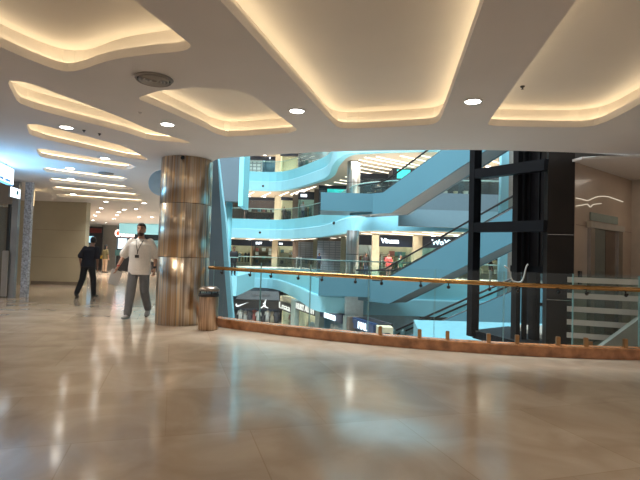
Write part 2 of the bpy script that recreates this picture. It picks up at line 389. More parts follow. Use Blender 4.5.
# bluish round panel in the ceiling behind the column
q = Wz(160, 183, CH); q = W(161.5, 183, 9.9); t = thing('round_hanging_sign', 'pale blue round sign half hidden behind the steel column', 'sign', q)
bm = lathe(BM(), [(.25, -.03), (.265, -.02), (.265, .02), (.25, .03)], (0, 0, 0), 40); bmesh.ops.transform(bm, matrix=Matrix.Translation(q) @ Matrix.Rotation(PI / 2, 4, 'X'), verts=bm.verts); part('disc', bm, mat('pale_blue_disc', (.40, .58, .72), .5), t)
bm = BM(); tube(bm, [q + Vector((0, 0, .25)), (q.x, q.y, CH)], .012, 8); part('hanger', bm, M_steelp, t)

# ------------------------------------------------------------------ steel column and bin
cx, cy, cr = -2.545, 9.02, .47
t = thing('column', 'tall round steel-clad column with brown reflections painted as streaks beside the bin', 'column', (cx, cy, 0)); t['kind'] = 'thing'
zs = [0.0, 1.22, 2.20, CH]
for a, b in zip(zs, zs[1:]):
    bm = BM(); lathe(bm, [(cr - .01, a + .002), (cr, a + .008), (cr, b - .008), (cr - .01, b - .002)], (cx, cy, 0), 72); part('cladding_panel', bm, M_steelcol, t)
for z in zs[1:3]:
    bm = BM(); lathe(bm, [(cr - .006, z - .004), (cr - .006, z + .004)], (cx, cy, 0), 72); part('seam_band', bm, M_seam, t, 'dark joint between panels')
bm = BM()
q = Vector((cx + cr * .10, cy - cr - .0, CH - .04)); box(bm, q, (.05, .06, .05)); ball(bm, q + Vector((0, -.05, -.02)), .03, 10)
solo('security_camera', bm, M_black, 'tiny dark camera at the top of the steel column', 'camera', q)

bx, by = -1.885, 8.31
t = thing('trash_bin', 'cylindrical brown steel litter bin with a dark ring top beside the column', 'bin', (bx, by, 0))
bm = BM(); lathe(bm, [(.165, .0), (.17, .01), (.17, .58), (.16, .6)], (bx, by, 0), 40); part('body', bm, M_steelbin, t)
bm = BM(); lathe(bm, [(.176, .565), (.18, .57), (.18, .61), (.176, .615), (.12, .615), (.12, .565)], (bx, by, 0), 40, close=True); part('collar', bm, M_black, t, 'black collar')
for a in range(4):
    ang = a * PI / 2 + .5; bm = BM(); tube(bm, [(bx + .15 * math.cos(ang), by + .15 * math.sin(ang), .60), (bx + .15 * math.cos(ang), by + .15 * math.sin(ang), .68)], .01, 8); part('lid_support', bm, M_black, t)
bm = BM(); lathe(bm, [(.175, .66), (.18, .672), (.175, .69), (.13, .735), (.10, .735), (.10, .70), (.13, .66)], (bx, by, 0), 40, close=True); part('lid_ring', bm, mat('bin_lid', (.25, .19, .15), .3, metal=.9), t, 'sloped metal ring lid')
bm = BM(); lathe(bm, [(.155, .60), (.155, .612)], (bx, by, 0), 40); part('liner', bm, M_black, t)

# ------------------------------------------------------------------ curb and glass balustrade
ex = [-2.1 + i * .13 for i in range(int((7.0 + 2.1) / .13) + 1)]
E = [Vector((x, bulge(x), 0)) for x in ex]
def nrm(P, i):
    e = (P[min(i + 1, len(P) - 1)] - P[max(i - 1, 0)]).normalized(); return Vector((e.y, -e.x, 0))
bm = BM(); R = []
for i, p in enumerate(E):
    n_ = nrm(E, i); R.append([bm.verts.new(p + Vector((0, 0, .001))), bm.verts.new(p + Vector((0, 0, .135))), bm.verts.new(p - n_ * .012 + Vector((0, 0, .15))), bm.verts.new(p - n_ * .2 + Vector((0, 0, .15))), bm.verts.new(p - n_ * .2 + Vector((0, 0, .001)))])
for A, B in zip(R, R[1:]):
    for k in range(5): bm.faces.new((A[k], B[k], B[(k + 1) % 5], A[(k + 1) % 5]))
bm.faces.new(R[0]); bm.faces.new(R[-1][::-1]); bmesh.ops.recalc_face_normals(bm, faces=bm.faces)
struct('trim_2', bm, M_curb, 'brown marble curb along the gallery edge')
def on_edge(x, back, z):
    p = Vector((x, bulge(x), 0)); d = Vector((1, (bulge(x + .01) - bulge(x - .01)) / .02, 0)).normalized(); n_ = Vector((d.y, -d.x, 0)); return p - n_ * back + Vector((0, 0, z)), d
bal = thing('glass_balustrade', 'clear glass balustrade with brass handrail along the marble curb', 'balustrade', (.0, bulge(0) + .1, .15))
bm = BM(); tube(bm, [on_edge(x, .10, 1.02 - .011 * x)[0] for x in ex], .033, 14); part('handrail', bm, M_brass, bal, 'brass tube handrail')
joints = [-2.0, -1.045, -.178, .737, 1.693, 2.649, 3.605, 4.56, 5.5, 6.5]
for a, b in zip(joints, joints[1:]):
    bm = BM(); xs = [a + .008 + (b - a - .016) * i / 4 for i in range(5)]; R = []
    for x in xs:
        p, d = on_edge(x, .10, 0); n_ = Vector((d.y, -d.x, 0)); R.append([bm.verts.new(p + n_ * s * .006 + Vector((0, 0, z))) for s, z in ((1, .17), (1, 1.17), (-1, 1.17), (-1, .17))])
    for A, B in zip(R, R[1:]):
        for k in range(4): bm.faces.new((A[k], B[k], B[(k + 1) % 4], A[(k + 1) % 4]))
    bm.faces.new(R[0]); bm.faces.new(R[-1][::-1]); bmesh.ops.recalc_face_normals(bm, faces=bm.faces)
    part('glass_panel', bm, M_glass, bal)
    for xe in (a + .006, b - .006):
        p, d = on_edge(xe, .10, .67); part('glass_edge', box(BM(), p, (.004, .0125, 1.0), math.atan2(d.y, d.x)), mat('green_glass_edge', (.20, .38, .38), .3), bal, 'greenish cut edge of the glass')
    for x in (a + .19, b - .20):
        p, d = on_edge(x, .10, 0); a_ = math.atan2(d.y, d.x)
        bm = BM()
        if x > .7: box(bm, p + Vector((0, 0, .21)), (.055, .05, .13), a_); bmesh.ops.bevel(bm, geom=bm.edges[:], offset=.006, segments=2, affect='EDGES')
        if x > .7: part('clamp', bm, M_clamp, bal)
        n_ = Vector((d.y, -d.x, 0)); bm = BM(); tube(bm, [p + n_ * .0 + Vector((0, 0, 1.0)), p + n_ * .05 + Vector((0, 0, 1.0)), p + n_ * .05 + Vector((0, 0, .99))], .012, 8); tube(bm, [p + Vector((0, 0, .985)), p + Vector((0, 0, 1.05))], .009, 8); ball(bm, p + n_ * .012 + Vector((0, 0, .985)), .026, 10)
        bmesh.ops.translate(bm, verts=bm.verts, vec=(0, 0, -.05 - .011 * x)); part('rail_bracket', bm, M_black, bal, 'small dark bracket under the handrail')

# ------------------------------------------------------------------ left side: shop front, piers, taupe wall, corridor
bm = BM(); a = W(31, 285, 17.6); b = W(83, 284, 17.6)
box(bm, ((a.x + b.x) / 2 - .4, 17.75, CH / 2), (b.x - a.x + .8, .3, CH)); struct('wall_taupe', bm, M_tau, 'taupe panelled wall closing the shop row')
bm = BM()
for z in (1.0, 2.0): box(bm, ((a.x + b.x) / 2, 17.597, z), (b.x - a.x, .006, .008))
box(bm, ((a.x + b.x) / 2, 17.59, .06), (b.x - a.x, .02, .12))
struct('baseboard_taupe', bm, mat('taupe_trim', (.17, .14, .10), .5), 'dark joints and skirting of the taupe wall')
# pier: steel face with a mosaic stone return
p1 = Wz(9, 297, 0); p2 = Wz(24, 296, 0)
bm = BM(); box(bm, ((p1.x + p2.x) / 2, 12.7, CH / 2), (p2.x - p1.x, .1, CH)); struct('wall_pier', bm, M_steelp, 'pale steel-faced pier beside the lit shop signs')
bm = BM(); q1 = WX(24.4, 12.75, 1.5); q2 = WX(31.2, 12.75, 1.5); box(bm, ((q1 + q2) / 2, 12.72, CH / 2), (q2 - q1, .1, CH)); struct('wall_mosaic', bm, M_mosaic, 'speckled blue-grey mosaic pier edge')
# shop front at the frame edge
t = thing('glazed_storefront', 'brown glazed shop front beside the pale steel pier', 'shop front', (-9.2, 12.8, 0))
xa, xb = -11.6, p1.x
bm = BM(); box(bm, ((xa + xb) / 2, 12.95, 1.2), (xb - xa, .06, 2.4)); part('back_panel', bm, mat('shop_brown_panel', (.20, .15, .10), .3), t)
bm = BM(); box(bm, ((xa + xb) / 2 - .1, 12.72, 1.2), (xb - xa - .2, .02, 2.4)); part('glass_pane', bm, M_glass, t)
bm = BM(); box(bm, (WX(7.5, 12.72, 1.2), 12.72, 1.25), (.06, .06, 2.5)); part('mullion', bm, M_black, t, 'thin black upright')
bm = BM(); box(bm, ((xa + xb) / 2, 12.8, 2.75), (xb - xa, .36, .6)); part('bulkhead', bm, mat('shop_bulkhead', (.30, .25, .20), .4), t)
bm = BM(); box(bm, (WX(2, 12.5, .6), 12.6, .62), (.16, .04, 1.2)); bmesh.ops.bevel(bm, geom=bm.edges[:], offset=.01, segments=2, affect='EDGES')
solo('poster_stand', bm, mat('stand_pale', (.45, .42, .38), .5), 'pale upright poster stand in front of the brown shop front', 'poster stand', (WX(2, 12.5, .6), 12.6, 0))
fx = Wz(8, 294.5, 0); t = thing('wet_floor_mat', 'small yellow floor marker lying by the black upright', 'floor marker', (fx.x, fx.y, 0))
bm = BM(); lathe(bm, [(.17, .002), (.17, .03), (.06, .07), (.05, .09)], (fx.x, fx.y, 0), 20); part('base', bm, mat('marker_yellow', (.42, .36, .05), .5), t)
bm = BM(); lathe(bm, [(.05, .09), (.05, .12)], (fx.x, fx.y, 0), 16); part('cap', bm, M_black, t)
# hanging lit signs
def light_box(corners, depth, m_face, m_body, name, label, cat, text=None):
    "a hanging light box given by four corners of its face (bl, br, tr, tl)"
    c = sum((Vector(p) for p in corners), Vector()) / 4; t = thing(name, label, cat, c)
    n_ = (Vector(corners[1]) - Vector(corners[0])).cross(Vector(corners[3]) - Vector(corners[0])).normalized()
    bm = BM(); prism(bm, [Vector(p) - n_ * .004 for p in corners], -n_ * depth); part('casing', bm, m_body, t)
    cc = [c + (Vector(p) - c) * .96 for p in corners]; bm = BM(); prism(bm, cc, -n_ * .01); bmesh.ops.translate(bm, verts=bm.verts, vec=n_ * .008); part('lit_face', bm, m_face, t)
    return t, c, n_
M_signw = emit('sign_white', (.80, .93, 1.), 3.2)
M_signb = emit('sign_blue', (.18, .55, 1.), 2.2)
M_signy = emit('sign_warm', (1., .72, .36), 2.2)
A0 = W(-22, 171, 8.7); A1 = W(13.5, 185, 10.5); A0.z = 2.69; A1.z = 2.67
t, c, n_ = light_box([(A0.x, A0.y, A0.z), (A1.x, A1.y, A1.z), (A1.x, A1.y, CH - .03), (A0.x, A0.y, CH - .03)], .12, M_signw, M_signb, 'hanging_sign', 'large glowing white light-box sign with blue edges by the ceiling', 'shop sign')
bm = BM(); u = (A1 - A0); u.z = 0; u.normalize()
for f_, s_ in ((.42, .28), (.60, .2), (.78, .3)):
    p = A0.lerp(A1, f_) + Vector((0, 0, .05)) + n_ * .015; box(bm, p, (s_ * .9, .012, .05), math.atan2(u.y, u.x))
part('lettering', bm, mat('sign_blue_letter', (.10, .32, .60), .4), t, 'blurred blue lettering')
for i, f_ in enumerate((.3, .75)):
    p = A0.lerp(A1, f_) + Vector((0, 0, .3)); bm = BM(); tube(bm, [p, (p.x, p.y, CH)], .012, 8); part('hanger', bm, M_steelp, t)
B0 = W(10, 196.5, 12.1); B1 = W(20, 199, 12.3)
t, c, n_ = light_box([B0, B1, B1 + Vector((0, 0, .24)), B0 + Vector((0, 0, .26))], .1, M_signw, M_steelp, 'projecting_sign', 'small glowing white sign on the pale steel pier', 'shop sign')
bm = BM(); box(bm, c + n_ * .014 + Vector((.05, 0, 0)), (.05, .012, .10), .2); part('lettering', bm, mat('sign_teal_letter', (.05, .30, .36), .4), t)
C0 = W(29.5, 208, 14.0); C1 = W(33.8, 206, 14.6)
light_box([C0, C1, C1 + Vector((0, 0, .46)), C0 + Vector((0, 0, .50))], .1, M_signy, M_steelp, 'projecting_sign', 'small warm yellow lit sign beyond the mosaic pier edge', 'shop sign')
bl = bpy.data.lights.new('sign_glow', 'AREA'); bl.energy = 42; bl.color = (.16, .55, 1.); bl.shape = 'RECTANGLE'; bl.size = 2.4; bl.size_y = .6
bo = bpy.data.objects.new('sign_glow', bl); COL.objects.link(bo); mid = A0.lerp(A1, .5) + Vector((.35, 0, -.75)); bo.location = mid
bo.rotation_euler = Vector((.35, .1, .9)).to_track_quat('-Z', 'Y').to_euler()

# corridor far end
bm = BM(); box(bm, ((WX(170, 40, 1.5) - 24) / 2, 40.2, CH / 2), (WX(170, 40, 1.5) + 24, .4, CH)); struct('wall_corridor', bm, M_wallg, 'pale end wall of the corridor')
bm = BM(); xa = WX(82, 24, 1.5); hexa(bm, [(xa - .2, 17.9, 0), (xa, 17.9, 0), (WX(84, 40, 1.5), 40, 0), (WX(84, 40, 1.5) - .3, 40, 0), (xa - .2, 17.9, CH), (xa, 17.9, CH), (WX(84, 40, 1.5), 40, CH), (WX(84, 40, 1.5) - .3, 40, CH)]); struct('wall_shop_side', bm, M_wallg, 'pale corridor side wall')
bm = BM(); x0, x1 = WX(119, 30, 2.7), WX(175, 30, 2.7); box(bm, ((x0 + x1) / 2, 30.2, 2.72), (x1 - x0, .4, .66)); struct('wall_bulkhead', bm, M_cyan2, 'turquoise bulkhead across the corridor')
bm = BM(); x0, x1 = WX(101, 33, 1.5), WX(116, 33, 1.5); box(bm, ((x0 + x1) / 2, 33.2, CH / 2), (x1 - x0, .4, CH)); struct('wall_corridor_pier', bm, M_wallg, 'pale grey pier in the corridor')

def corridor_shop(pxa, pxb, D, ytop, ybot, label, bits):
    x0, x1 = WX(pxa, D, 1.4), WX(pxb, D, 1.4); zt = W(pxa, ytop, D).z
    t = thing('corridor_shop', label, 'shop front', ((x0 + x1) / 2, D, 0))
    bm = BM(); box(bm, ((x0 + x1) / 2, D + .15, zt / 2), (x1 - x0, .1, zt)); part('facade', bm, mat('dark_shop', (.03, .03, .035), .4), t)
    for nm, (pa, ya, pb, yb), m in bits:
        A, B = W(pa, ya, D), W(pb, yb, D); bm = BM(); box(bm, ((A.x + B.x) / 2, D + .06, (A.z + B.z) / 2), (abs(B.x - A.x), .08, abs(A.z - B.z))); part(nm, bm, m, t)
    return t
M_red = emit('sign_red', (1., .10, .03), 2.0); M_screen = emit('screen_blue', (.40, .75, 1.), 1.6, .5, 6); M_win = emit('window_white', (.75, .9, 1.), 1.4, .5, 3)
corridor_shop(81, 101, 32, 226, 262, 'dark shop with a red fascia and a bright screen at the corridor end',
  [('fascia', (82, 228, 101, 233), mat('dark_red', (.16, .03, .03), .4)), ('screen', (84, 236, 93, 242.5), M_screen), ('lower_window', (84, 244, 92, 252), mat('teal_dim', (.12, .25, .28), .3))])
t = corridor_shop(116, 133, 31.5, 227, 262, 'dark shop with a red and white lit sign under the turquoise bulkhead',
  [('sign_red_symbol', (117, 231, 119.5, 235), M_red), ('window', (118, 238, 126, 249), M_win), ('counter', (115, 250, 133, 256), mat('teal_counter', (.10, .22, .22), .3))])
bm = text_bm('Ohana', .62, .02, .01); A = W(124.8, 233.8, 31.4); place_text(bm, (A.x, 31.42, A.z), (1, 0), .8); part('sign_lettering', bm, emit('sign_pink', (1., .72, .66), 4.), t)
corridor_shop(133, 158, 31, 231, 262, 'black-fronted kiosk row beside the red-signed shop',
  [('fascia', (143, 233, 158, 238.5), M_black), ('window', (143, 240, 158, 250), mat('teal_dim2', (.22, .40, .45), .3)), ('counter', (134, 251, 158, 262), mat('stone_dim', (.35, .33, .3), .4))])

# ------------------------------------------------------------------ atrium: galleries across the void
LV = {-1: -5.0, 0: 0.0, 1: 5.05, 2: 10.05, 3: 14.9}
def plan(pts, z, n=6):
    P = [Vector((WX(px, D, z), D, 0)) for px, D in pts]
    return catmull(P, n)
EDGE = {0: plan([(196, 50), (235, 49), (275, 48), (300, 37), (318, 30), (345, 28.6), (420, 28.4), (520, 28.2), (660, 28)], 0),
        1: plan([(196, 50), (240, 50), (283, 49.5), (318, 43), (336, 37), (350, 32.5), (370, 30.5), (420, 29), (520, 28.5), (660, 28)], 4),
        2: plan([(205, 50), (240, 50), (283, 49.5), (318, 43), (331, 39.5), (336, 35), (347, 31.5), (370, 30.5), (430, 29.5), (520, 29), (660, 28)], 9),
        3: plan([(205, 50), (240, 50), (283, 49.5), (318, 43), (331, 39.5), (336, 35), (347, 31.5), (370, 30.5), (430, 29.5), (520, 29), (660, 28)], 12)}
YB = 66.0
def edge_norm(P, i):
    e = (P[min(i + 1, len(P) - 1)] - P[max(i - 1, 0)]).normalized(); return Vector((e.y, -e.x, 0))
BAND = ['', '', '', '']
names = {0: 'our own level', 1: 'one level up', 2: 'two levels up', 3: 'top level'}
for k in (0, 1, 2, 3):
    P = EDGE[k]; zt = LV[k]; zb = zt - 2.0
    for nm, prof, m in (('lower', [(-.3, zb), (.2, zb), (.2, zb + .92), (.16, zb + 1.0), (-.3, zb + 1.0)], M_cyan2), ('upper', [(-.3, zb + .98), (.05, zb + .98), (.05, zt), (-.3, zt)], M_cyan)):
        bm = BM(); R = []
        for i, p in enumerate(P):
            n_ = edge_norm(P, i); R.append([bm.verts.new(p + n_ * o + Vector((0, 0, z))) for o, z in prof])
        q = len(prof)
        for A, B in zip(R, R[1:]):
            for j in range(q): bm.faces.new((A[j], B[j], B[(j + 1) % q], A[(j + 1) % q]))
        bm.faces.new(R[0]); bm.faces.new(R[-1][::-1]); bmesh.ops.recalc_face_normals(bm, faces=bm.faces)
        struct('balcony_fascia', bm, m, f'{nm} turquoise tier of the gallery band {names[k]} across the atrium')
    bm = BM(); prism(bm, [(p.x, p.y, zb + .02) for p in P] + [(P[-1].x, YB, zb + .02), (P[0].x, YB, zb + .02)], (0, 0, .12)); struct('ceiling', bm, M_under, f'beige underside of the gallery {names[k]}')
    if k < 3:
        bm = BM(); prism(bm, [(p.x, p.y, zt - .1) for p in P] + [(P[-1].x, YB, zt - .1), (P[0].x, YB, zt - .1)], (0, 0, .1)); struct('floor', bm, M_lfloor, f'stone floor of the gallery {names[k]} across the atrium')
        # glass railing of the gallery
        t = thing('gallery_railing', f'glass railing with slim top rail on the turquoise band {names[k]}', 'railing', P[len(P) // 2] + Vector((0, 0, zt)))
        lo = 2; bm = BM(); tube(bm, [p - edge_norm(P, i) * .12 + Vector((0, 0, zt + 1.12)) for i, p in enumerate(P)][lo:], .035, 8); part('top_rail', bm, mat('pale_green_rail', (.25, .42, .40), .35), t)
        cnt = 0
        for i in range(lo, len(P) - 1, 2):
            j = min(i + 2, len(P) - 1); a = P[i] - edge_norm(P, i) * .12; b = P[j] - edge_norm(P, j) * .12; d = (b - a); L = d.length; ang = math.atan2(d.y, d.x)
            bm = BM(); box(bm, (a + b) / 2 + Vector((0, 0, zt + .56)), (L - .04, .02, 1.08), ang); part('glass_panel', bm, M_glassf, t)
    # small dome cameras on the band
for i, (px, py, Y) in enumerate(((263, 186, 49.0), (260, 232.5, 49.0), (334, 223, 36.5))):
    p = W(px, py, Y); bm = BM(); ball(bm, p, .12, 12); box(bm, p + Vector((0, .15, .0)), (.12, .25, .14)); solo('dome_camera', bm, M_black, ('small dark camera on the band two levels up', 'small dark camera on the long band one level up', 'small dark camera on the bend of the band one level up')[i], 'camera', p)

bm = BM(); prism(bm, [(-30, 9.6, -5.2), (45, 9.6, -5.2), (45, YB, -5.2), (-30, YB, -5.2)], (0, 0, .2)); struct('floor', bm, M_lfloor, 'stone floor of the lower level')
bm = BM(); box(bm, (8, YB + .2, 10.5), (90, .4, 33)); struct('wall_back', bm, mat('back_wall_paint', (.34, .32, .28), .7))
bm = BM(); box(bm, (36, 40, 10.5), (.4, 56, 33)); struct('wall_east', bm, mat('back_wall_paint', (.34, .32, .28), .7))
bm = BM(); box(bm, (8, 38, 26.5), (90, 62, .3)); struct('ceiling', bm, M_white, 'atrium roof')

# left wing: floor stub, hanging panel, slanted fin, slim column
x1 = WX(236.5, 29, -1); bm = BM()
box(bm, ((x1 - 9) / 2 - .0, 33, -.6), (x1 + 9, 8, 1.2)); struct('balcony_fascia', bm, M_cyan2, 'turquoise stub of the side gallery beside the column')
a, b = WX(219, 30, 6), WX(239, 30, 6); z0 = W(230, 201, 30).z
bm = BM(); box(bm, ((a + b) / 2, 30.4, z0 + 2.6), (b - a, .8, 5.2)); struct('wall_panel', bm, M_bluegrey, 'blue-grey wall panel beside the column top')
a2 = WX(243.5, 30, 6); bm = BM(); box(bm, ((b + a2) / 2, 31.2, z0 + 2.4), (a2 - b, 2.4, 5.4)); struct('wall_panel_edge', bm, M_cyan, 'turquoise edge of the blue-grey panel')
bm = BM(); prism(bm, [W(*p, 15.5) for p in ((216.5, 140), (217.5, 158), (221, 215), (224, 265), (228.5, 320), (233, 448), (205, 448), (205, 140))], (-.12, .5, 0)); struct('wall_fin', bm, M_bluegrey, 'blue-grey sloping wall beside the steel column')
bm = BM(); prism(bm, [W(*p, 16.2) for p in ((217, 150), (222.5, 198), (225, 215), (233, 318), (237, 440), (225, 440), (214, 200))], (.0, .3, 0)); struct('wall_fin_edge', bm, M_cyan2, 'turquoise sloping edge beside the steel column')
p = W(229, 210, 31); bm = BM(); lathe(bm, [(.22, 0.0), (.22, 4.9)], (p.x, p.y, 0), 24); struct('wall_round_post', bm, M_cyan, 'slim turquoise round post of the side gallery')
t = thing('gallery_railing', 'short glass railing of the side gallery stub next to the steel column', 'railing', (x1 - 2, 29.2, 0))
bm = BM(); box(bm, (x1 - 2, 29.15, .55), (4, .02, 1.1)); part('glass_panel', bm, M_glassf, t)
bm = BM(); tube(bm, [(x1 - 4, 29.15, 1.12), (x1, 29.15, 1.12)], .03, 8); part('top_rail', bm, mat('pale_green_rail', (.25, .42, .40), .35), t)

# round gallery columns with steel cladding
def gallery_column(px, D, r, z0, z1, label, m=M_steelgrey, kind='thing'):
    x = WX(px, D, (z0 + z1) / 2); t = thing('gallery_column', label, 'column', (x, D, z0))
    bm = BM(); lathe(bm, [(r, z0 + .02), (r, z1 - .02)], (x, D, 0), 36); part('cladding', bm, m, t)
    bm = BM(); lathe(bm, [(r + .03, z0), (r + .03, z0 + .18)], (x, D, 0), 36); part('base_ring', bm, M_chrome, t)
    bm = BM(); lathe(bm, [(r + .005, (z0 + z1) / 2 - .02), (r + .005, (z0 + z1) / 2 + .02)], (x, D, 0), 36); part('seam_band', bm, M_seam, t)
gallery_column(352.3, 30.8, .40, 0, 3.07, 'round grey steel column on the shop floor straight across the void')
gallery_column(353.5, 33.6, .47, 5.05, 8.07, 'round grey steel column one level up, beside the escalator head')

# ------------------------------------------------------------------ shop units across the atrium
M_fasc = mat('dark_shop_fascia', (.010, .018, .035), .35)
M_letter = emit('lit_letters', (.85, .93, 1.), 3.0)
M_goods = [mat('goods_%d' % i, c, .6) for i, c in enumerate([(.06, .06, .07), (.34, .10, .08), (.42, .36, .26), (.10, .18, .22), (.48, .47, .44), (.32, .22, .12), (.10, .26, .22)])]
M_inner = {k: mat('shop_' + k, c, .7, var=.12, scale=.9) for k, c in dict(beige=(.46, .40, .27), cream=(.60, .54, .38), maroon=(.12, .075, .07), white=(.62, .62, .60), green=(.24, .34, .30), grey=(.34, .37, .40), blue=(.14, .26, .36), brown=(.20, .14, .09), dark=(.05, .055, .07)).items()}
M_tube = emit('shop_tube', (1., .95, .86), 26.0)
M_teal = emit('teal_sign', (.06, .62, .55), 1.3, .6, 3)
GOOD = {}
def goods_mesh(kind, mi):
    k = (kind, mi)
    if k in GOOD: return GOOD[k]
    bm = BM()
    if kind == 'box': box(bm, (0, 0, .14), (.30, .3, .27)); box(bm, (0, 0, .275), (.32, .32, .07)); bmesh.ops.bevel(bm, geom=bm.edges[:], offset=.008, segments=1, affect='EDGES')
    elif kind == 'garment':
        tube(bm, [(0, 0, 1.08), (0, 0, 1.16), (.03, 0, 1.18)], .012, 6)
        loft(bm, [((0, 0, z), rx, ry, (1, 0, 0), (0, 1, 0)) for z, rx, ry in ((.0, .2, .07), (.4, .18, .07), (.85, .19, .07), (1.0, .22, .06), (1.09, .06, .05))], 14)
        for s in (-1, 1): tube(bm, [(s * .19, 0, 1.0), (s * .27, 0, .62)], [.06, .05], 8)
    me = bpy.data.meshes.new(kind); bm.to_mesh(me); bm.free(); me.materials.append(M_goods[mi]); GOOD[k] = me; return me
def good(name, kind, mi, loc, label, cat, group, sc_=1., rz=0.):
    o = bpy.data.objects.new(name, goods_mesh(kind, mi)); COL.objects.link(o); o.location = loc; o.scale = (sc_,) * 3; o.rotation_euler = (0, 0, rz); return tag(o, label, cat, group)

class Fr:
    "a shop front in plan: from p0 to p1, d goes in behind"
    def __init__(s, p0, p1):
        s.p = Vector((p0[0], p0[1], 0)); u = Vector((p1[0], p1[1], 0)) - s.p; s.L = u.length; s.u = u.normalized(); s.n = Vector((-s.u.y, s.u.x, 0))
    def at(s, a, d, z): return s.p + s.u * a + s.n * d + Vector((0, 0, z))
    def bx(s, bm, a0, a1, d0, d1, z0, z1):
        hexa(bm, [s.at(a0, d0, z0), s.at(a1, d0, z0), s.at(a1, d1, z0), s.at(a0, d1, z0), s.at(a0, d0, z1), s.at(a1, d0, z1), s.at(a1, d1, z1), s.at(a0, d1, z1)]); return bm
def shop(p0, p1, zf, zc, label, inner, fascia_h=.55, sign=None, sign_at=.5, sign_h=.35, sign_m=None, shelves=0, garments=0, fascia=None, depth=2.2, glow=True, glassf=True, goods_label='', pal=(0, 1, 2, 3, 4, 5, 6), nbox=0, sgrp=''):
    f = Fr(p0, p1); L = f.L; t = thing('shop_unit', label, 'shop', f.at(L / 2, 0, zf)); im = M_inner[inner]
    part('back_panel', f.bx(BM(), 0, L, depth, depth + .1, zf, zc), im, t)
    for a in (0, L - .08): part('side_wall', f.bx(BM(), a, a + .08, .1, depth, zf, zc), im, t)
    if fascia_h: part('fascia', f.bx(BM(), 0, L, -.08, .12, zc - fascia_h, zc), fascia or M_fasc, t)
    if glow: part('tube_light', f.bx(BM(), .2, L - .2, depth * .45, depth * .45 + .12, zc - .07, zc - .03), M_tube, t)
    if sign:
        bm = text_bm(sign, sign_h, .03, .012); c = f.at(L * sign_at, -.13, zc - fascia_h * .52); place_text(bm, c, f.u); part('sign_lettering', bm, sign_m or M_letter, t)
    if glassf:
        part('glass_pane', f.bx(BM(), .05, L - .05, .14, .16, zf + .02, zc - fascia_h), M_glassf, t)
    k = 0
    for i in range(shelves):
        z = zf + .35 + i * (zc - fascia_h - zf - .5) / max(1, shelves); part('shelf', f.bx(BM(), .2, L - .2, depth - .5, depth, z, z + .04), M_inner['brown'], t)
        n = max(2, int(L / .62)) if nbox == 0 else nbox
        for j in range(n):
            if random.random() < .15: continue
            good('carton', 'box', random.choice(pal), f.at(.4 + (L - .8) * j / max(1, n - 1), depth - .27, z + .042), (goods_label and goods_label + ', a boxed one') or 'small boxed goods on a shop shelf', 'box', sgrp or ('goods: ' + goods_label), .9 + .5 * random.random(), math.atan2(f.u.y, f.u.x))
    if garments:
        part('garment_rail', f.bx(BM(), .25, L - .25, .86, .89, zf + 1.6, zf + 1.63), M_chrome, t)
        for a in (.25, L - .28): part('rail_post', f.bx(BM(), a, a + .03, .86, .89, zf, zf + 1.62), M_chrome, t)
        for j in range(garments):
            good('garment', 'garment', random.choice(pal), f.at(.4 + (L - .8) * j / max(1, garments - 1), .87, zf + .44), goods_label or 'garment hanging on a shop rail', 'clothing', sgrp or ('clothes: ' + goods_label), 1.0, math.atan2(f.u.y, f.u.x) + 1.2)
    return t, f
def unit(pxa, pxb, D, lv, label, inner, **kw):
    z = LV[lv]; zc = LV[lv + 1] - 2.0; zz = z + 1.5
    return shop((WX(pxa, D, zz), D), (WX(pxb, D, zz), D), z, zc, label, inner, **kw)
def pier(pxa, pxb, D, lv, m, label, thick=.5):
    z = LV[lv]; zc = LV[lv + 1] - 2.0; a, b = WX(pxa, D, z + 1.5), WX(pxb, D, z + 1.5)
    bm = BM(); box(bm, ((a + b) / 2, D + thick / 2 - .2, (z + zc) / 2), (b - a, thick, zc - z)); o = struct('wall_pier', bm, m, label); return o
M_pcream = mat('pier_cream', (.34, .30, .21), .6); M_polive = mat('pier_olive', (.24, .23, .16), .6); M_pbrown = mat('pier_brown', (.14, .11, .09), .5); M_pgrey = mat('pier_grey_green', (.26, .32, .30), .5)

# --- our level
unit(229, 251, 56, 0, 'pale beige shop with a black fascia at the far corner of our level', 'beige', fascia_h=.7, garments=6, goods_label='garment on the rail of the pale beige far corner shop')
unit(251.5, 272, 56, 0, 'shop with brown shelves of goods under a black fascia', 'brown', fascia_h=.7, sign='SUIT', sign_at=.35, sign_h=.36, shelves=4, goods_label='small box on the brown shelves of the far shop')
pier(272, 277.5, 55.5, 0, M_pcream, 'cream pier between the brown-shelved shop and the bright cream shop')
unit(277.5, 293, 56, 0, 'bright cream shop with small shelves beside the grey shutters', 'cream', fascia_h=.6, sign='oo', sign_at=.2, sign_h=.4, shelves=3, goods_label='small box in the bright cream shop')
pier(292.5, 298, 54, 0, M_pbrown, 'dark brown pier beside the grey shutter')
M_shut1 = grid_mat('shutter_grey', (.25, .28, .31), (.13, .15, .17), .55, .22); M_shut2 = grid_mat('shutter_pale', (.33, .36, .40), (.17, .2, .23), .55, .22)
for i, (a, b, D, m, lb) in enumerate(((298, 313, 50, M_shut1, 'closed grey roller shutter with a fine grid, narrower one'), (317, 341, 44, M_shut2, 'wide closed pale grey roller shutter with a fine grid beside the round column'))):
    t = thing('roller_shutter', lb, 'shutter', (WX((a + b) / 2, D, 1), D, 0)); xa, xb = WX(a, D, 1.5), WX(b, D, 1.5)
    bm = BM(); box(bm, ((xa + xb) / 2, D, 1.4), (xb - xa, .1, 2.8)); part('curtain', bm, m, t)
    bm = BM(); box(bm, ((xa + xb) / 2, D, 2.93), (xb - xa, .3, .26)); part('header_box', bm, M_pbrown, t)
    bm = BM(); box(bm, ((xa + xb) / 2, D - .02, .05), (xb - xa, .14, .1)); part('bottom_bar', bm, M_chrome, t)
p = WX(298.5, 49, .3); bm = BM()
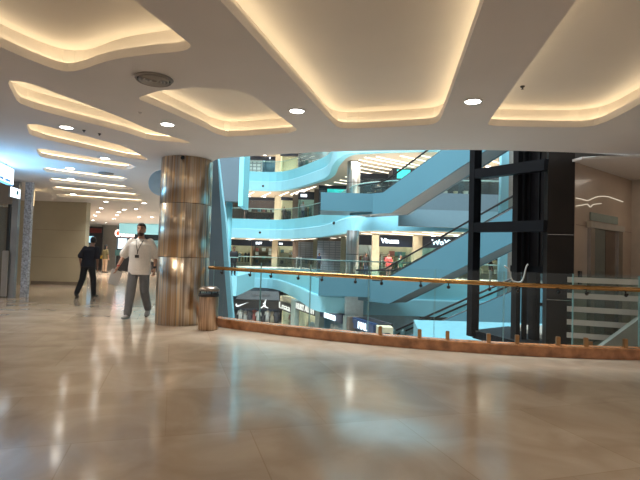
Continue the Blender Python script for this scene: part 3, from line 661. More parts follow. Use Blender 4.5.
tube(bm, [(p - .25, 49.3, 0), (p - .2, 49.3, 1.2), (p + .2, 49.3, 1.2), (p + .25, 49.3, 0)], .09, 8); solo('white_frame', bm, M_white, 'small white arched stand in front of the narrow grey shutter', 'stand', (p, 49.3, 0))
pier(313, 317.5, 47, 0, M_polive, 'olive pier between the two grey shutters'); pier(340.5, 345.5, 40, 0, M_polive, 'olive pier at the edge of the wide pale shutter')
unit(357, 372, 36, 0, 'white shop with mannequins under a black fascia behind the round column', 'white', fascia_h=.75, garments=6, goods_label='garment in the white shop behind the round column')
pier(371.8, 378.3, 34.4, 0, M_pcream, 'cream pier between the white shop and the signed yellow shop')
unit(378.3, 413, 35, 0, 'yellow-cream shop with a glowing white sign on a navy fascia', 'cream', fascia_h=.85, sign='Vinaza', sign_at=.32, sign_h=.5, shelves=3, garments=5, goods_label='goods in the signed yellow-cream shop', nbox=7)
pier(413, 421.5, 34.4, 0, M_pcream, 'cream pier half hidden by the escalator handrail')
unit(421.5, 458, 35, 0, 'dark shop with a glowing white sign beside the escalator', 'green', fascia_h=.85, sign='WoXing', sign_at=.62, sign_h=.55)
unit(458, 512, 35, 0, 'beige shop seen through the lift frame', 'beige', fascia_h=.4, shelves=2, goods_label='box in the beige shop behind the lift frame', nbox=6)
unit(512, 560, 35, 0, 'blue-lit shop mostly hidden by the lift', 'blue', fascia_h=.5)
# hidden-side panels between staggered units
# --- one level up
unit(244, 275, 56, 1, 'dark maroon shop with reflective front one level up', 'maroon', fascia_h=.35, shelves=2, goods_label='box in the dark maroon upper shop', nbox=6)
pier(274.5, 280.5, 54, 1, M_pcream, 'beige pier beside the dark maroon upper shop')
unit(280.5, 293, 55, 1, 'cream shop with dark mannequins one level up', 'cream', fascia_h=.35, garments=4, pal=(0,), goods_label='dark garment in the cream upper shop')
pier(292.5, 298, 52, 1, M_pbrown, 'brown pier one level up beside the small white sign')
unit(298, 314, 50, 1, 'green-tinted shop with a small white sign on a dark fascia one level up', 'green', fascia_h=.8, sign='PEG', sign_at=.35, sign_h=.38, garments=5, goods_label='garment in the green-tinted upper shop')
pier(314, 318.5, 48, 1, M_pbrown, 'narrow brown pier next to the turquoise lit wall one level up')
t, f = unit(318.5, 347, 45, 1, 'shop with a turquoise lit display wall one level up', 'dark', fascia_h=.3)
part('display_wall', f.bx(BM(), f.L * .3, f.L * .95, .5, .6, LV[1] + .4, LV[1] + 2.75), M_teal, t, 'glowing turquoise display')
t, f = unit(358, 394, 38, 1, 'dark shop with a white poster beside the upper column', 'dark', fascia_h=.4, garments=5, goods_label='garment in the dark shop beside the upper column')
part('poster', f.bx(BM(), f.L * .25, f.L * .48, .02, .06, LV[1] + .55, LV[1] + 1.5), M_white, t, 'white poster')
t, f = unit(392, 436, 35.5, 1, 'shop with a glowing turquoise sign above the escalator', 'dark', fascia_h=.85, fascia=M_fasc)
part('sign_panel', f.bx(BM(), f.L * .10, f.L * .40, -.16, -.09, LV[2] - 2.75, LV[2] - 2.1), emit('teal_bright', (.10, .75, .66), 1.8, .5, 4), t, 'glowing turquoise sign')
unit(436, 500, 35.5, 1, 'dark shop with pale boxes glimpsed under the escalator', 'dark', fascia_h=.5, shelves=2, goods_label='pale box in the dark shop under the escalator', nbox=6, pal=(4, 2))
# --- two levels up
t, f = unit(243, 262, 56, 2, 'shop with a pale lattice front two levels up', 'grey', fascia_h=.4, glow=True)
part('lattice_screen', f.bx(BM(), .1, f.L * .95, -.02, .03, LV[2], LV[2] + 2.2), grid_mat('lattice', (.30, .40, .45), (.08, .12, .15), .5, .4), t)
unit(262, 276, 56, 2, 'blue-fronted shop with a white label two levels up', 'blue', fascia_h=.4, sign='V', sign_at=.55, sign_h=.3)
pier(275.5, 280, 54, 2, M_pcream, 'cream pier two levels up')
unit(280, 298, 54, 2, 'cream shop two levels up with a slim pale front', 'cream', fascia_h=.3)
unit(298, 330, 50, 2, 'grey shop behind the upper railing two levels up', 'grey', fascia_h=.4, garments=6, goods_label='garment in the grey shop two levels up')

# --- lower level: sports shop with black canopy, then the receding row
z0, z1 = -5.0, -1.98
D = 45.5; xa, xb = WX(229, D, -4), WX(280, D, -4)
t, f = shop((xa, D), (xb, D), z0, z1, 'sports shop with a black sloping canopy and white emblems on the lower level', 'dark', fascia_h=.2, glassf=False, depth=3., glow=False)
bm = BM(); ta, tb = WX(243, D, -2.2), WX(279, D, -2.2)
hexa(bm, [(xa, D - 1.0, -3.62), (xb, D - 1.0, -3.62), (xb, D + .2, -3.62), (xa, D + .2, -3.62), (xa + .75, D - 1.0, -2.85), (xb, D - 1.0, -2.85), (xb, D + .2, -2.85), (xa + .75, D + .2, -2.85)]); part('canopy_front', bm, M_black, t, 'black sign band')
bm = BM(); hexa(bm, [(xa + .75, D - .9, -2.82), (xb, D - .9, -2.82), (xb, D + .2, -2.82), (xa + .75, D + .2, -2.82), (ta, D - .5, -2.05), (tb, D - .5, -2.05), (tb, D + .2, -2.05), (ta, D + .2, -2.05)]); part('canopy_roof', bm, mat('canopy_grey', (.035, .04, .045), .5), t, 'dark grey upper canopy')
M_emb = emit('white_emblem', (1, 1, 1), 1.6)
c = W(241.5, 304.5, D - 1.03)
sw = [(-.52, .02), (-.50, -.16), (-.42, -.25), (-.28, -.24), (.62, .26), (-.22, -.06), (-.36, -.07), (-.44, .0), (-.42, .14)]
bm = BM(); prism(bm, [(c.x + x * 1.05, D - 1.03, c.z + z * .9) for x, z in sw], (0, .02, 0)); part('curved_tick_emblem', bm, M_emb, t, 'white curved tick')
c = W(264.5, 305.3, D - 1.03)
fig = [[(-.02, .30), (.05, .34), (.10, .55), (.15, .54), (.10, .28), (.08, .08), (.16, -.12), (.36, -.22), (.34, -.28), (.06, -.18), (-.06, -.12), (-.30, -.30), (-.36, -.24), (-.10, .0), (-.05, .14), (-.14, .08), (-.17, .12)], [(-.03, .36), (.02, .42), (.07, .38), (.04, .32)]]
bm = BM()
for pl in fig: prism(bm, [(c.x + x, D - 1.03, c.z + z) for x, z in pl], (0, .02, 0))
part('leaping_emblem', bm, M_emb, t, 'white leaping emblem')
for zz_, h in ((-2.42, .2),):
    bm = text_bm('RUN   FAST', .34, .02); place_text(bm, ((ta + tb) / 2 + .1, D - .78, zz_), (1, 0)); part('faint_lettering', bm, mat('faint_letter', (.12, .12, .13), .5), t)
for j in range(11):
    good('garment', 'garment', (4, 0, 4, 4, 0, 1, 4, 0, 4, 2, 0)[j], Vector((xa + .35 + j * .42, D - .6 + .25 * (j % 2), -4.99 + .05 * (j % 3))), 'garment on display under the black canopy of the sports shop', 'clothing', 'garments under the black canopy', 1.0, .2 * (j % 3))
# receding row
pa = Vector((WX(280.5, 40, -4), 40, 0)); pb = Vector((WX(378, 24.0, -4), 24.0, 0))
rowdir = (pb - pa)
def on_row(px):
    # point of the row line seen at column px
    lo, hi = -.3, 1.6
    for _ in range(40):
        m_ = (lo + hi) / 2; q = pa + rowdir * m_; x = WX(px, q.y, -4)
        if q.x < x: lo = m_
        else: hi = m_
    return pa + rowdir * lo
def rshop(a, b, label, inner, **kw):
    p, q = on_row(a), on_row(b); return shop((p.x, p.y), (q.x, q.y), z0, z1, label, inner, **kw)
def rpier(a, b, m, label):
    p, q = on_row(a), on_row(b); f = Fr((p.x, p.y), (q.x, q.y)); struct('wall_pier', f.bx(BM(), 0, f.L, -.25, .4, z0, z1), m, label)
M_lw = emit('warm_letters', (1., .97, .88), 1.1); M_lb = emit('cold_letters', (.82, .92, 1.), 2.6)
def rsign(a, b, ztop, zbot, body, size, mboard, mlet, label, boldx=1.):
    p, q = on_row(a), on_row(b); f = Fr((p.x, p.y), (q.x, q.y)); t = thing('shop_sign', label, 'sign', f.at(f.L / 2, -.25, (ztop + zbot) / 2))
    part('board', f.bx(BM(), 0, f.L, -.2, -.1, zbot, ztop), mboard, t)
    bm = text_bm(body, size, .03, .0); w = max(v.co.x for v in bm.verts) - min(v.co.x for v in bm.verts); place_text(bm, f.at(f.L * .5, -.24, (ztop + zbot) / 2), f.u, f.L * .88 / w * boldx); part('lettering', bm, mlet, t)
    return t
M_sblack = mat('sign_black', (.012, .010, .010), .4); M_snavy = mat('sign_navy', (.018, .045, .12), .4)
rshop(280.5, 293.5, 'beige shop with a black signboard reading Lnaa on the lower level', 'beige', fascia_h=.5, fascia=M_pcream, garments=7, goods_label='garment in the beige lower shop beside the sports shop')
rsign(280.7, 293, -2.4, -3.08, 'Lnaa', .70, M_sblack, M_lw, 'black signboard with short white lettering on the lower beige shop')
rpier(293.5, 297.3, M_pgrey, 'grey-green pier between the two black signboards')
rshop(297.3, 318, 'glazed shop with a long black signboard on the lower level', 'beige', fascia_h=.5, fascia=M_pgrey, garments=9, goods_label='garment in the glazed lower shop with the long signboard')
rsign(297.5, 317.5, -2.06, -2.62, 'HURY AUTH', .62, M_sblack, M_lw, 'long black signboard with white capitals on the lower level')
rpier(318, 322, M_pgrey, 'grey-green pier beside the navy shop sign')
rshop(322, 346, 'navy-fronted shop with bold glowing lettering on the lower level', 'blue', fascia_h=.3, fascia=M_snavy, glow=False, depth=.8)
rsign(322, 344, -2.02, -2.50, 'nnnnn', .66, M_snavy, M_lb, 'navy shop sign with bold glowing white letters', .55)
rpier(346, 349, M_pgrey, 'narrow grey pier of the lower row'); rpier(350, 352.5, M_pbrown, 'brown pier of the lower row beside the second navy sign')
rshop(353, 376, 'second navy-fronted shop low behind the curb', 'dark', fascia_h=.3, fascia=M_snavy, glow=False, depth=.8)
rsign(356, 376, -2.02, -2.5, 'MAL', .52, M_snavy, M_lb, 'second navy shop sign with glowing white letters just above the curb', .5)
t = thing('display_counter', 'cream display counter with dark goods low beside the second navy sign', 'counter', (WX(385, 23.6, -3), 23.6, z0))
a, b = WX(377, 23.6, -3), WX(392, 23.6, -3)
bm = BM(); box(bm, ((a + b) / 2, 23.8, -3.5), (b - a, .8, 2.96)); part('cabinet', bm, M_inner['cream'], t)
bm = BM(); box(bm, ((a + b) / 2, 23.38, -2.36), ((b - a) * .6, .06, .16)); part('front_band', bm, M_black, t)
for px in (390, 393.5, 403): 
    p = W(px, 333.5, 24.5); bm = BM(); zloft(bm, [(p.x, p.y, -4.99, .2, .2), (p.x, p.y, -4.2, .22, .22), (p.x, p.y, -3.0, .2, .18), (p.x, p.y, -2.35, .14, .14), (p.x, p.y, -2.22, .03, .03)]); solo('dark_display', bm, mat('dark_green', (.02, .05, .05), .5), 'dark wrapped display stand standing just above the curb line', 'display', (p.x, p.y, -5), 'dark display stands by the counter')

# ------------------------------------------------------------------ linear ceiling lights of the galleries
M_line = emit('linear_light', (1., .90, .72), 3.2)
M_spot = emit('gallery_spot', (1., .96, .9), 9.0)
def line(x, y, z, L, ang, label, group, w=.16):
    bm = BM(); box(bm, (0, 0, -.01), (L, w, .02)); o = solo('ceiling_linear_light', bm, M_line, label, 'ceiling light', (0, 0, 0), group); o.location = (x, y, z); o.rotation_euler = (0, 0, ang)
def spot(x, y, z, label, group, r=.16):
    t = _mk('gallery_downlight', lathe(BM(), [(r, -.012), (r, 0)], (0, 0, 0), 16), M_spot); t.location = (x, y, z); tag(t, label, 'ceiling light', group)
for k, gl in ((1, 'ceiling over our level'), (2, 'ceiling one level up'), (3, 'ceiling two levels up')):
    zb = LV[k] - 2.0 + .012; P = EDGE[k]; acc = 0
    for i in range(3, len(P) - 1):
        acc += (P[i] - P[i - 1]).length
        if acc < (1.15 if k > 1 else 2.0): continue
        acc = 0
        n_ = -edge_norm(P, i); L = 4.8 if P[i].x > 0 else 4.2
        dirv = Vector((.80, .60, 0)) if P[i].x > -1 else Vector((-.35, .94, 0))
        if k == 3 and P[i].y < 40: continue
        if P[i].x > 16: continue
        c = P[i] + n_ * 1.0 + dirv * (L / 2 + .3)
        line(c.x, c.y, zb, L, math.atan2(dirv.y, dirv.x), f'slim glowing line light in the {gl} of the far gallery', f'line lights of the {gl}')
        s = P[i] + n_ * .8 + dirv * (L + 1.0 + .6 * (i % 2)) + Vector((.6, -.4, 0)); spot(s.x, s.y, zb, f'small round spot in the {gl} of the far gallery', f'spots of the {gl}')

# ------------------------------------------------------------------ escalators
M_ehand = mat('escalator_rubber', (.012, .013, .015), .4)
def escalator(p0, zl, dz_top, label, landing=None, Ltot=10.5, slope=.49):
    a = Vector((.68, -.733, 0)).normalized(); b = Vector((-a.y, a.x, 0)); b = b if b.y > 0 else -b
    p0 = Vector((p0[0], p0[1], 0)); Wd = 1.5; t = thing('escalator', label, 'escalator', p0 + Vector((0, 0, zl)))
    def at(s, w, z): return p0 + a * s + b * w + Vector((0, 0, zl + z))
    run = Ltot; H = lambda s: slope * max(0, min(s, run))
    for w in (0, Wd - .12):
        bm = BM(); poly = [at(-2.2, w, .25), at(0.3, w, .25), at(run, w, H(run) + .1), at(run + 1.5, w, H(run) + .1), at(run + 1.5, w, H(run) - 1.35), at(run, w, H(run) - 1.4), at(.9, w, -.92), at(-2.2, w, -.92)]
        prism(bm, poly, b * .12); part('truss_side', bm, M_truss, t)
    bm = BM(); prism(bm, [at(.9, .1, -.90), at(run, .1, H(run) - 1.38), at(run, .1, H(run) - 1.28), at(.9, .1, -.8)], b * (Wd - .2)); part('soffit', bm, M_soff, t, 'grey underside')
    bm = BM(); prism(bm, [at(-2.2, .1, -.90), at(.9, .1, -.90), at(.9, .1, -.8), at(-2.2, .1, -.8)], b * (Wd - .2)); part('landing_soffit', bm, M_soff, t)
    bm = BM(); n = 24
    for i in range(n):
        s0 = run * i / n; z = H(s0 + run / n * .5) - .1; prism(bm, [at(s0, .12, z - .3), at(s0 + run / n, .12, z - .3), at(s0 + run / n, .12, z), at(s0, .12, z)], b * (Wd - .24))
    part('steps', bm, M_rail, t)
    for w in (.06, Wd - .06):
        bm = BM(); hp = [at(-1.6, w, .78), at(-.1, w, .82), at(.6, w, H(.6) + .68)] + [at(s, w, H(s) + .68) for s in (2, 4, 6, 8, run)]; tube(bm, hp, .05, 8); part('handrail', bm, M_ehand, t)
        bm = BM(); prism(bm, [at(-1.6, w, .27), at(.3, w, .27), at(run, w, H(run) + .12), at(run, w, H(run) + .64), at(.6, w, H(.6) + .64), at(-1.6, w, .74)], b * .015); part('balustrade_glass', bm, M_glassf, t)
        bm = BM(); tube(bm, [at(-2.0, w, .28), at(.3, w, .28), at(run, w, H(run) + .13)], .035, 6); part('skirt_cap', bm, M_ehand, t)
    return t
escalator((3.2, 26.6), 4.72, 0, 'blue-sided escalator climbing from one level up towards the top gallery')
escalator((3.2, 26.6), -.18, 0, 'blue-sided escalator climbing from our level, its foot behind the handrail')
escalator((1.55, 28.35), -5.0, 0, 'lowest escalator climbing from the lower level, just above the curb')
# landing boxes and pier below
for (xa_, xb_, Dl, zt_, zb_, lb) in ((321, 374, 26.9, 4.95, 3.92, 'blue-green landing box one level up at the escalator foot'), (319, 378, 26.9, .30, -.86, 'blue-green landing box of our level at the escalator foot')):
    a, b = WX(xa_, Dl, zt_), WX(xb_, Dl, zt_); bm = BM(); box(bm, ((a + b) / 2, Dl + 1.4, (zt_ + zb_) / 2), (b - a, 2.8, zt_ - zb_)); struct('balcony_landing_or_facing', bm, M_truss, lb)
a, b = WX(345, 27.6, -2), WX(363, 27.6, -2); bm = BM(); box(bm, ((a + b) / 2, 28, -2.6), (b - a, .8, 3.4)); struct('wall_landing_pier', bm, mat('pale_grey_blue', (.62, .72, .74), .5), 'pale grey pier under the landing')
bm = BM(); a, b = WX(363, 28.2, -2), WX(420, 28.2, -2); box(bm, ((a + b) / 2, 28.6, -3.2), (b - a, .6, 3.4)); struct('wall_landing', bm, mat('landing_wall_paint', (.36, .52, .58), .5), 'blue-grey wall under the landing')
a, b = WX(399, 28.0, 4.2), WX(600, 28.0, 4.2)  # grey-blue facing set in front of the turquoise band
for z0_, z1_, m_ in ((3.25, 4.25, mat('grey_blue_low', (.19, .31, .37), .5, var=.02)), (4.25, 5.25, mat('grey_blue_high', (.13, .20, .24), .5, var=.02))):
    bm = BM(); box(bm, ((a + b) / 2, 28.1, (z0_ + z1_) / 2), (b - a, .3, z1_ - z0_)); struct('balcony_landing_or_facing', bm, m_, 'grey-blue tier set over the gallery band behind the upper escalator')
# turquoise deck beyond the curb, under the lift
a = Wz(411, 335, -.75); b = Wz(414, 320, -.75)
bm = BM(); prism(bm, [(a.x - .3, 9.2, -1.5), (4.2, 8.0, -1.5), (9, 8.0, -1.5), (9, 16.5, -1.5), (b.x, 16.5, -1.5)], (0, 0, .75)); struct('balcony_deck', bm, mat('deck_turquoise', (.14, .345, .42), .45), 'turquoise deck below the lift')
p = W(503.5, 200, 24); bm = BM(); box(bm, (p.x, 24, 4), (.36, .36, 12)); struct('wall_slim_pier', bm, M_cyan2, 'slim pale turquoise pier seen through the lift frame')
p = W(509.5, 200, 24); bm = BM(); box(bm, (p.x, 24.1, 4), (.28, .4, 12)); struct('wall_slim_pier_grey', bm, M_wallg, 'slim grey pier seen through the lift frame')

# ------------------------------------------------------------------ lift shaft with dark steel frame
LP = Vector((WX(474, 9.75, 1.5), 9.75, 0)); LQ = Vector((WX(547, 7.85, 1.5), 7.85, 0)); LR = Vector((WX(574, 7.75, 1.5), 7.75, 0))
du = (LQ - LP).normalized(); dv = Vector((-du.y, du.x, 0)); dv = dv if dv.x > 0 else -dv
lift = thing('lift_shaft', 'dark steel lift shaft frame standing behind the glass balustrade', 'lift', (LP + LQ) / 2)
def lbar(name, p, q, w, h, m=M_dark, lb=None):
    p, q = Vector(p), Vector(q); d = q - p; bm = BM(); L = d.length
    if abs(d.z) > .9 * L: box(bm, (p + q) / 2, (w, h, L), math.atan2(du.y, du.x))
    else: box(bm, (p + q) / 2, (L, w, h), math.atan2(d.y, d.x), 0, -math.atan2(d.z, math.hypot(d.x, d.y)))
    part(name, bm, m, lift, lb)
Zt = 4.4
lbar('post', LP + Vector((0, 0, -.2)), LP + Vector((0, 0, Zt)), .17, .17)
wdir = (Vector((WX(631, 9.3, 1.5), 9.3, 0)) - LR).normalized(); back = wdir * 1.7 + Vector((-wdir.y, wdir.x, 0)) * .5
backL = Vector((WX(530, 11.0, 1.5), 11.0, 0)) - LP
lbar('post', LP + backL + Vector((0, 0, -.2)), LP + backL + Vector((0, 0, Zt)), .2, .2)
lbar('post', LQ + back + Vector((0, 0, -.2)), LQ + back + Vector((0, 0, Zt)), .2, .2)
for z0_, z1_ in ((3.08, 2.93), (1.99, 1.92)):
    lbar('beam', LP + Vector((0, 0, z0_)), LQ + Vector((0, 0, z1_)), .16, .19)
    lbar('beam', LP + backL + Vector((0, 0, z0_)), LQ + back + Vector((0, 0, z1_)), .14, .16)
bm = BM(); hexa(bm, [LQ + Vector((0, 0, -.25)), LR + Vector((0, 0, -.25)), LR + Vector((.10, .35, -.25)), LQ + Vector((.10, .35, -.25)), LQ + Vector((0, 0, Zt)), LR + Vector((0, 0, Zt)), LR + Vector((.10, .35, Zt)), LQ + Vector((.10, .35, Zt))]); part('corner_panel', bm, M_dark2, lift, 'wide dark brown corner panel')
d = (LR - LQ)
for z in (1.78, .72): part('panel_joint', box(BM(), (LQ + LR) / 2 + Vector((.0, -.006, z)), (d.length, .012, .008), math.atan2(d.y, d.x)), M_chrome, lift)
bm = BM(); prism(bm, [LP + Vector((0, 0, -.24)), LQ + Vector((0, 0, -.24)), LQ + back + Vector((0, 0, -.24)), LP + backL * .6 + Vector((0, 0, -.24))], (0, 0, .16)); part('pit_frame', bm, M_dark, lift, 'dark floor frame of the shaft')
# guide rails
for px_, wd in ((516, .14), (524.5, .04), (534.5, .19)):
    q = Vector((WX(px_, 8.75, 1), 8.75, 0)); lbar('guide_rail', q + Vector((0, 0, -.1)), q + Vector((0, 0, Zt)), wd, .09, M_rail)
for z in (.55, 2.6, 3.7):
    q0, q1 = LP.lerp(LQ, .43) + dv * .68, LP.lerp(LQ, .93) + dv * .68; lbar('rail_tie', q0 + Vector((0, 0, z)), q1 + Vector((0, 0, z)), .05, .06, M_rail)
# the car
car = thing('lift_car', 'dark lift car hanging inside the steel shaft frame', 'lift car', LP.lerp(LQ, .7) + dv * .95 + Vector((0, 0, 1.15)))
o_ = Vector((WX(512.5, 9.15, 2), 9.15, 0)); e1 = Vector((WX(549, 8.15, 2), 8.15, 0)) - o_; e2 = Vector((-e1.y, e1.x, 0)).normalized() * .5
def cbox(name, za, zb, f0, f1, g0, g1, m, lb=None):
    bm = BM(); c_ = [o_ + e1 * f0 + e2 * g0, o_ + e1 * f1 + e2 * g0, o_ + e1 * f1 + e2 * g1, o_ + e1 * f0 + e2 * g1]
    hexa(bm, [p + Vector((0, 0, za)) for p in c_] + [p + Vector((0, 0, zb)) for p in c_]); part(name, bm, m, car, lb)
cbox('cabin', 1.25, 3.55, 0, 1, 0, 1, mat('car_dark', (.010, .009, .011), .35, spec=.2))
cbox('floor_frame', 1.13, 1.25, -.03, 1.03, -.03, 1.03, M_dark); cbox('roof_frame', 3.55, 3.68, -.03, 1.03, -.03, 1.03, M_dark)
for g in (.25, .5, .75): cbox('wall_rib', 1.25, 3.55, g - .02, g + .02, -.04, .0, M_rail)
cbox('number_plate', 2.10, 2.19, .10, .26, -.06, -.04, mat('plate_grey', (.22, .22, .21), .4), 'small pale plate')
# hanging cable loop
q = [W(*p, 8.25) for p in ((504.5, 266), (509, 270), (511.5, 279), (515, 282), (520.5, 282), (523.5, 278), (526, 268), (528, 264))]
bm = BM(); tube(bm, catmull(q, 4), .014, 8); solo('cable_loop', bm, mat('cable_grey', (.62, .62, .60), .4), 'pale cable loop hanging below the lift car', 'cable', sum(q, Vector()) / len(q))
# lift lobby: marble wall, door, soffit, floor
wa = LR + Vector((.02, .03, 0)); wb = Vector((WX(631, 9.3, 1.5), 9.3, 0)); f = Fr((wa.x, wa.y), (wb.x, wb.y)); HZ = 2.97
struct('wall_lobby', f.bx(BM(), 0, f.L, 0, .2, -.02, HZ), M_marble, 'beige marble wall of the lift lobby')
bm = BM()
for z in (.95, 1.95): f.bx(bm, .05, f.L, -.006, 0, z, z + .006)
struct('trim_lobby', bm, M_pbrown, 'fine joints of the marble wall')
g = Fr((wb.x, wb.y), (wb.x + 1.3, wb.y - 2.7)); struct('wall_lobby_side', g.bx(BM(), 0, g.L, 0, .2, -.02, HZ), mat('lobby_side_paint', (.58, .50, .42), .6), 'beige side wall of the lift lobby')
def al(px):
    lo, hi = 0, f.L
    for _ in range(30):
        m_ = (lo + hi) / 2; q = f.at(m_, 0, 1.2)
        if q.x < WX(px, q.y, 1.2): lo = m_
        else: hi = m_
    return lo
d0, d1, d2, d3 = al(587), al(591), al(615), al(619)
dr = thing('lift_door', 'brushed steel lift door with a pale lintel in the beige marble wall', 'lift door', f.at((d0 + d3) / 2, -.05, 0))
part('jamb', f.bx(BM(), d0, d1, -.06, 0, 0, 1.93), M_chrome, dr); part('jamb', f.bx(BM(), d2, d3, -.06, 0, 0, 1.93), M_chrome, dr); part('lintel', f.bx(BM(), d0 - .04, d3 + .04, -.08, 0, 1.93, 2.03), mat('lintel_pale', (.40, .36, .31), .35), dr, 'pale lintel')
mid_ = (d1 + d2) / 2
part('door_leaf', f.bx(BM(), d1, mid_ - .01, -.03, -.005, 0, 1.93), mat('leaf_grey_green', (.22, .26, .25), .22, metal=.7), dr); part('door_leaf', f.bx(BM(), mid_ + .01, d2, -.03, -.005, 0, 1.93), mat('leaf_brown', (.20, .15, .12), .22, metal=.7), dr)
part('indicator', f.bx(BM(), d0 + .08, d3 - .12, -.02, 0, 2.06, 2.20), mat('indicator_glass', (.22, .27, .24), .15), dr, 'grey-green indicator panel')
q = al(579); solo('call_panel', f.bx(BM(), q - .05, q + .05, -.03, -.003, .98, 1.2), M_black, 'small dark call button panel on the marble wall', 'call panel', f.at(q, -.02, 1.1))
bm = BM(); sp = [(LR.x, LR.y - .2), (LR.x + .3, LR.y - .32), (LR.x + 3.4, 6.6), (10.5, 6.6), (10.5, 10.2), (wa.x + .1, 10.2), (wa.x - .1, wa.y + .2)]
prism(bm, [(x, y, HZ) for x, y in sp], (0, 0, .04)); struct('ceiling', bm, M_ceil, 'pale soffit of the lift lobby')
bm = BM(); tube(bm, [(LR.x + .02, LR.y - .23, HZ + .02), (LR.x + .3, LR.y - .35, HZ + .02), (LR.x + 3.4, 6.57, HZ + .02)], .012, 8); struct('trim_soffit', bm, M_white, 'thin pale trim on the soffit edge')
bm = BM(); prism(bm, [(LR.x + .02, LR.y - .12, -.3), (5.6, 7.15, -.3), (10.5, 6.4, -.3), (10.5, 10.2, -.3), (wa.x, 10.2, -.3)], (0, 0, .298)); struct('floor', bm, M_lfloor, 'stone floor of the lift lobby')
struct('wall_dark_backing', f.bx(BM(), -.1, f.L + 3, .35, .5, HZ + .06, 4.8), M_dark2, 'dark backing added above the lift lobby')  # dark sheet added to darken the gap over the soffit
def on_wall(px, py, off=-.012):
    a_ = al(px); q = f.at(a_, off, 0); return f.at(a_, off, W(px, py, q.y).z)
for pts_, lb in ((((574.5, 198), (580, 199), (586, 200.5), (590, 199), (597, 196.5), (606, 196.5), (614, 199), (622, 201.8)), 'upper light reflection built as a thin glowing wavy line on the beige marble wall above the lift door'), (((574.5, 206), (581, 205), (586, 204.2), (589, 207), (592, 204.5), (600, 203.5)), 'lower light reflection built as a thin glowing wavy line on the beige marble wall above the lift door')):
    wp = [on_wall(*p) for p in pts_]; bm = BM(); tube(bm, catmull(wp, 4), .0065, 6); solo('wavy_reflection', bm, emit('reflection_line_glow', (1., .88, .68), .75), lb, 'painted reflection', sum(wp, Vector()) / len(wp))  # glowing tubes stand in for cove light reflected in the marble
t = thing('striped_glass_screen', 'glass screen with five frosted white stripes beside the lift lobby', 'glass screen', (WX(600, 7.5, 0), 7.55, 0))
g0 = Vector((WX(567, 7.62, .6), 7.62, 0)); g1 = Vector((WX(650, 7.25, .6), 7.25, 0)); f2 = Fr((g0.x, g0.y), (g1.x, g1.y))
part('glass_pane', f2.bx(BM(), 0, f2.L, 0, .012, .03, 1.12), M_glassg, t)
for z in (1.06, .81, .60, .395, .19): part('frosted_stripe', f2.bx(BM(), 0, f2.L, -.004, -.001, z - .042, z + .042), M_frost, t, 'frosted white stripe')
for a_ in (.3, f2.L - .3): part('floor_clamp', f2.bx(BM(), a_, a_ + .06, -.03, .04, 0, .12), M_clamp, t)
pl = [W(598, 349, 7.16), W(650, 311, 7.0), W(650, 352, 7.0)]
bm = BM(); prism(bm, pl, (.05, .16, 0)); solo('sloped_side_panel', bm, mat('grey_green_panel', (.27, .29, .26), .4), 'grey-green sloped side panel low beside the striped glass screen', 'panel', pl[1])

# ------------------------------------------------------------------ people
def remesh(bm, voxel, smooth=3):
    me = bpy.data.meshes.new('tmp'); bm.to_mesh(me); bm.free(); o = bpy.data.objects.new('tmp', me); COL.objects.link(o)
    m = o.modifiers.new('r', 'REMESH'); m.mode = 'VOXEL'; m.voxel_size = voxel
    s = o.modifiers.new('s', 'SMOOTH'); s.iterations = smooth; s.factor = .5
    bpy.context.view_layer.update()
    ev = o.evaluated_get(bpy.context.evaluated_depsgraph_get()); m2 = bpy.data.meshes.new_from_object(ev); bpy.data.objects.remove(o)
    b2 = BM(); b2.from_mesh(m2); bpy.data.meshes.remove(m2)
    for f_ in b2.faces: f_.smooth = True
    return b2
def joinbm(a, b):
    me = bpy.data.meshes.new('t'); b.to_mesh(me); b.free(); a.from_mesh(me); bpy.data.meshes.remove(me)
    for f_ in a.faces: f_.smooth = True
    return a
def limb(bm, pts, rs, seg=14):
    "tapering limb with rounded ends"
    pts = [Vector(p) for p in pts]
    P, R_ = [], []
    for i in range(len(pts) - 1):
        for k in range(5):
            t_ = k / 5; P.append(pts[i].lerp(pts[i + 1], t_)); R_.append(rs[i] + (rs[i + 1] - rs[i]) * t_)
    P.append(pts[-1]); R_.append(rs[-1]); tube(bm, P, R_, seg)
    for p, r_ in zip(pts, rs): ball(bm, p, r_ * .99, 12)
    return bm
def hand(bm, wrist, dirv, side_v, curl=.35, s=1.):
    "palm plus five unequal bent fingers; dirv along the hand, side_v towards the thumb"
    d = Vector(dirv).normalized(); sv = Vector(side_v); sv = (sv - d * sv.dot(d)).normalized(); n_ = d.cross(sv)
    w = Vector(wrist)
    loft(bm, [(w - d * .01, .026 * s, .021 * s, sv, n_), (w + d * .03 * s, .036 * s, .018 * s, sv, n_), (w + d * .075 * s, .042 * s, .016 * s, sv, n_), (w + d * .096 * s, .036 * s, .012 * s, sv, n_)], 12)
    for i, (o, ln) in enumerate(((.031, .068), (.0105, .078), (-.0105, .072), (-.030, .056))):
        b0 = w + d * .082 * s + sv * o * s; e = d + sv * o * 2.2; e.normalize()
        b1 = b0 + e * ln * .45 * s; e2 = (e + n_ * curl).normalized(); b2 = b1 + e2 * ln * .33 * s; e3 = (e + n_ * curl * 2.4).normalized(); b3 = b2 + e3 * ln * .27 * s
        tube(bm, [b0, b1, b2, b3], [.0095 * s, .009 * s, .0082 * s, .0062 * s], 8); ball(bm, b3, .0062 * s, 8)
    t0 = w + d * .028 * s + sv * .028 * s; t1 = t0 + (d * .5 + sv * .75 + n_ * .25).normalized() * .036 * s; t2 = t1 + (d * .9 + sv * .3 + n_ * .35).normalized() * .03 * s
    tube(bm, [t0, t1, t2], [.0125 * s, .0105 * s, .0075 * s], 8); ball(bm, t2, .0075 * s, 8)
    return bm
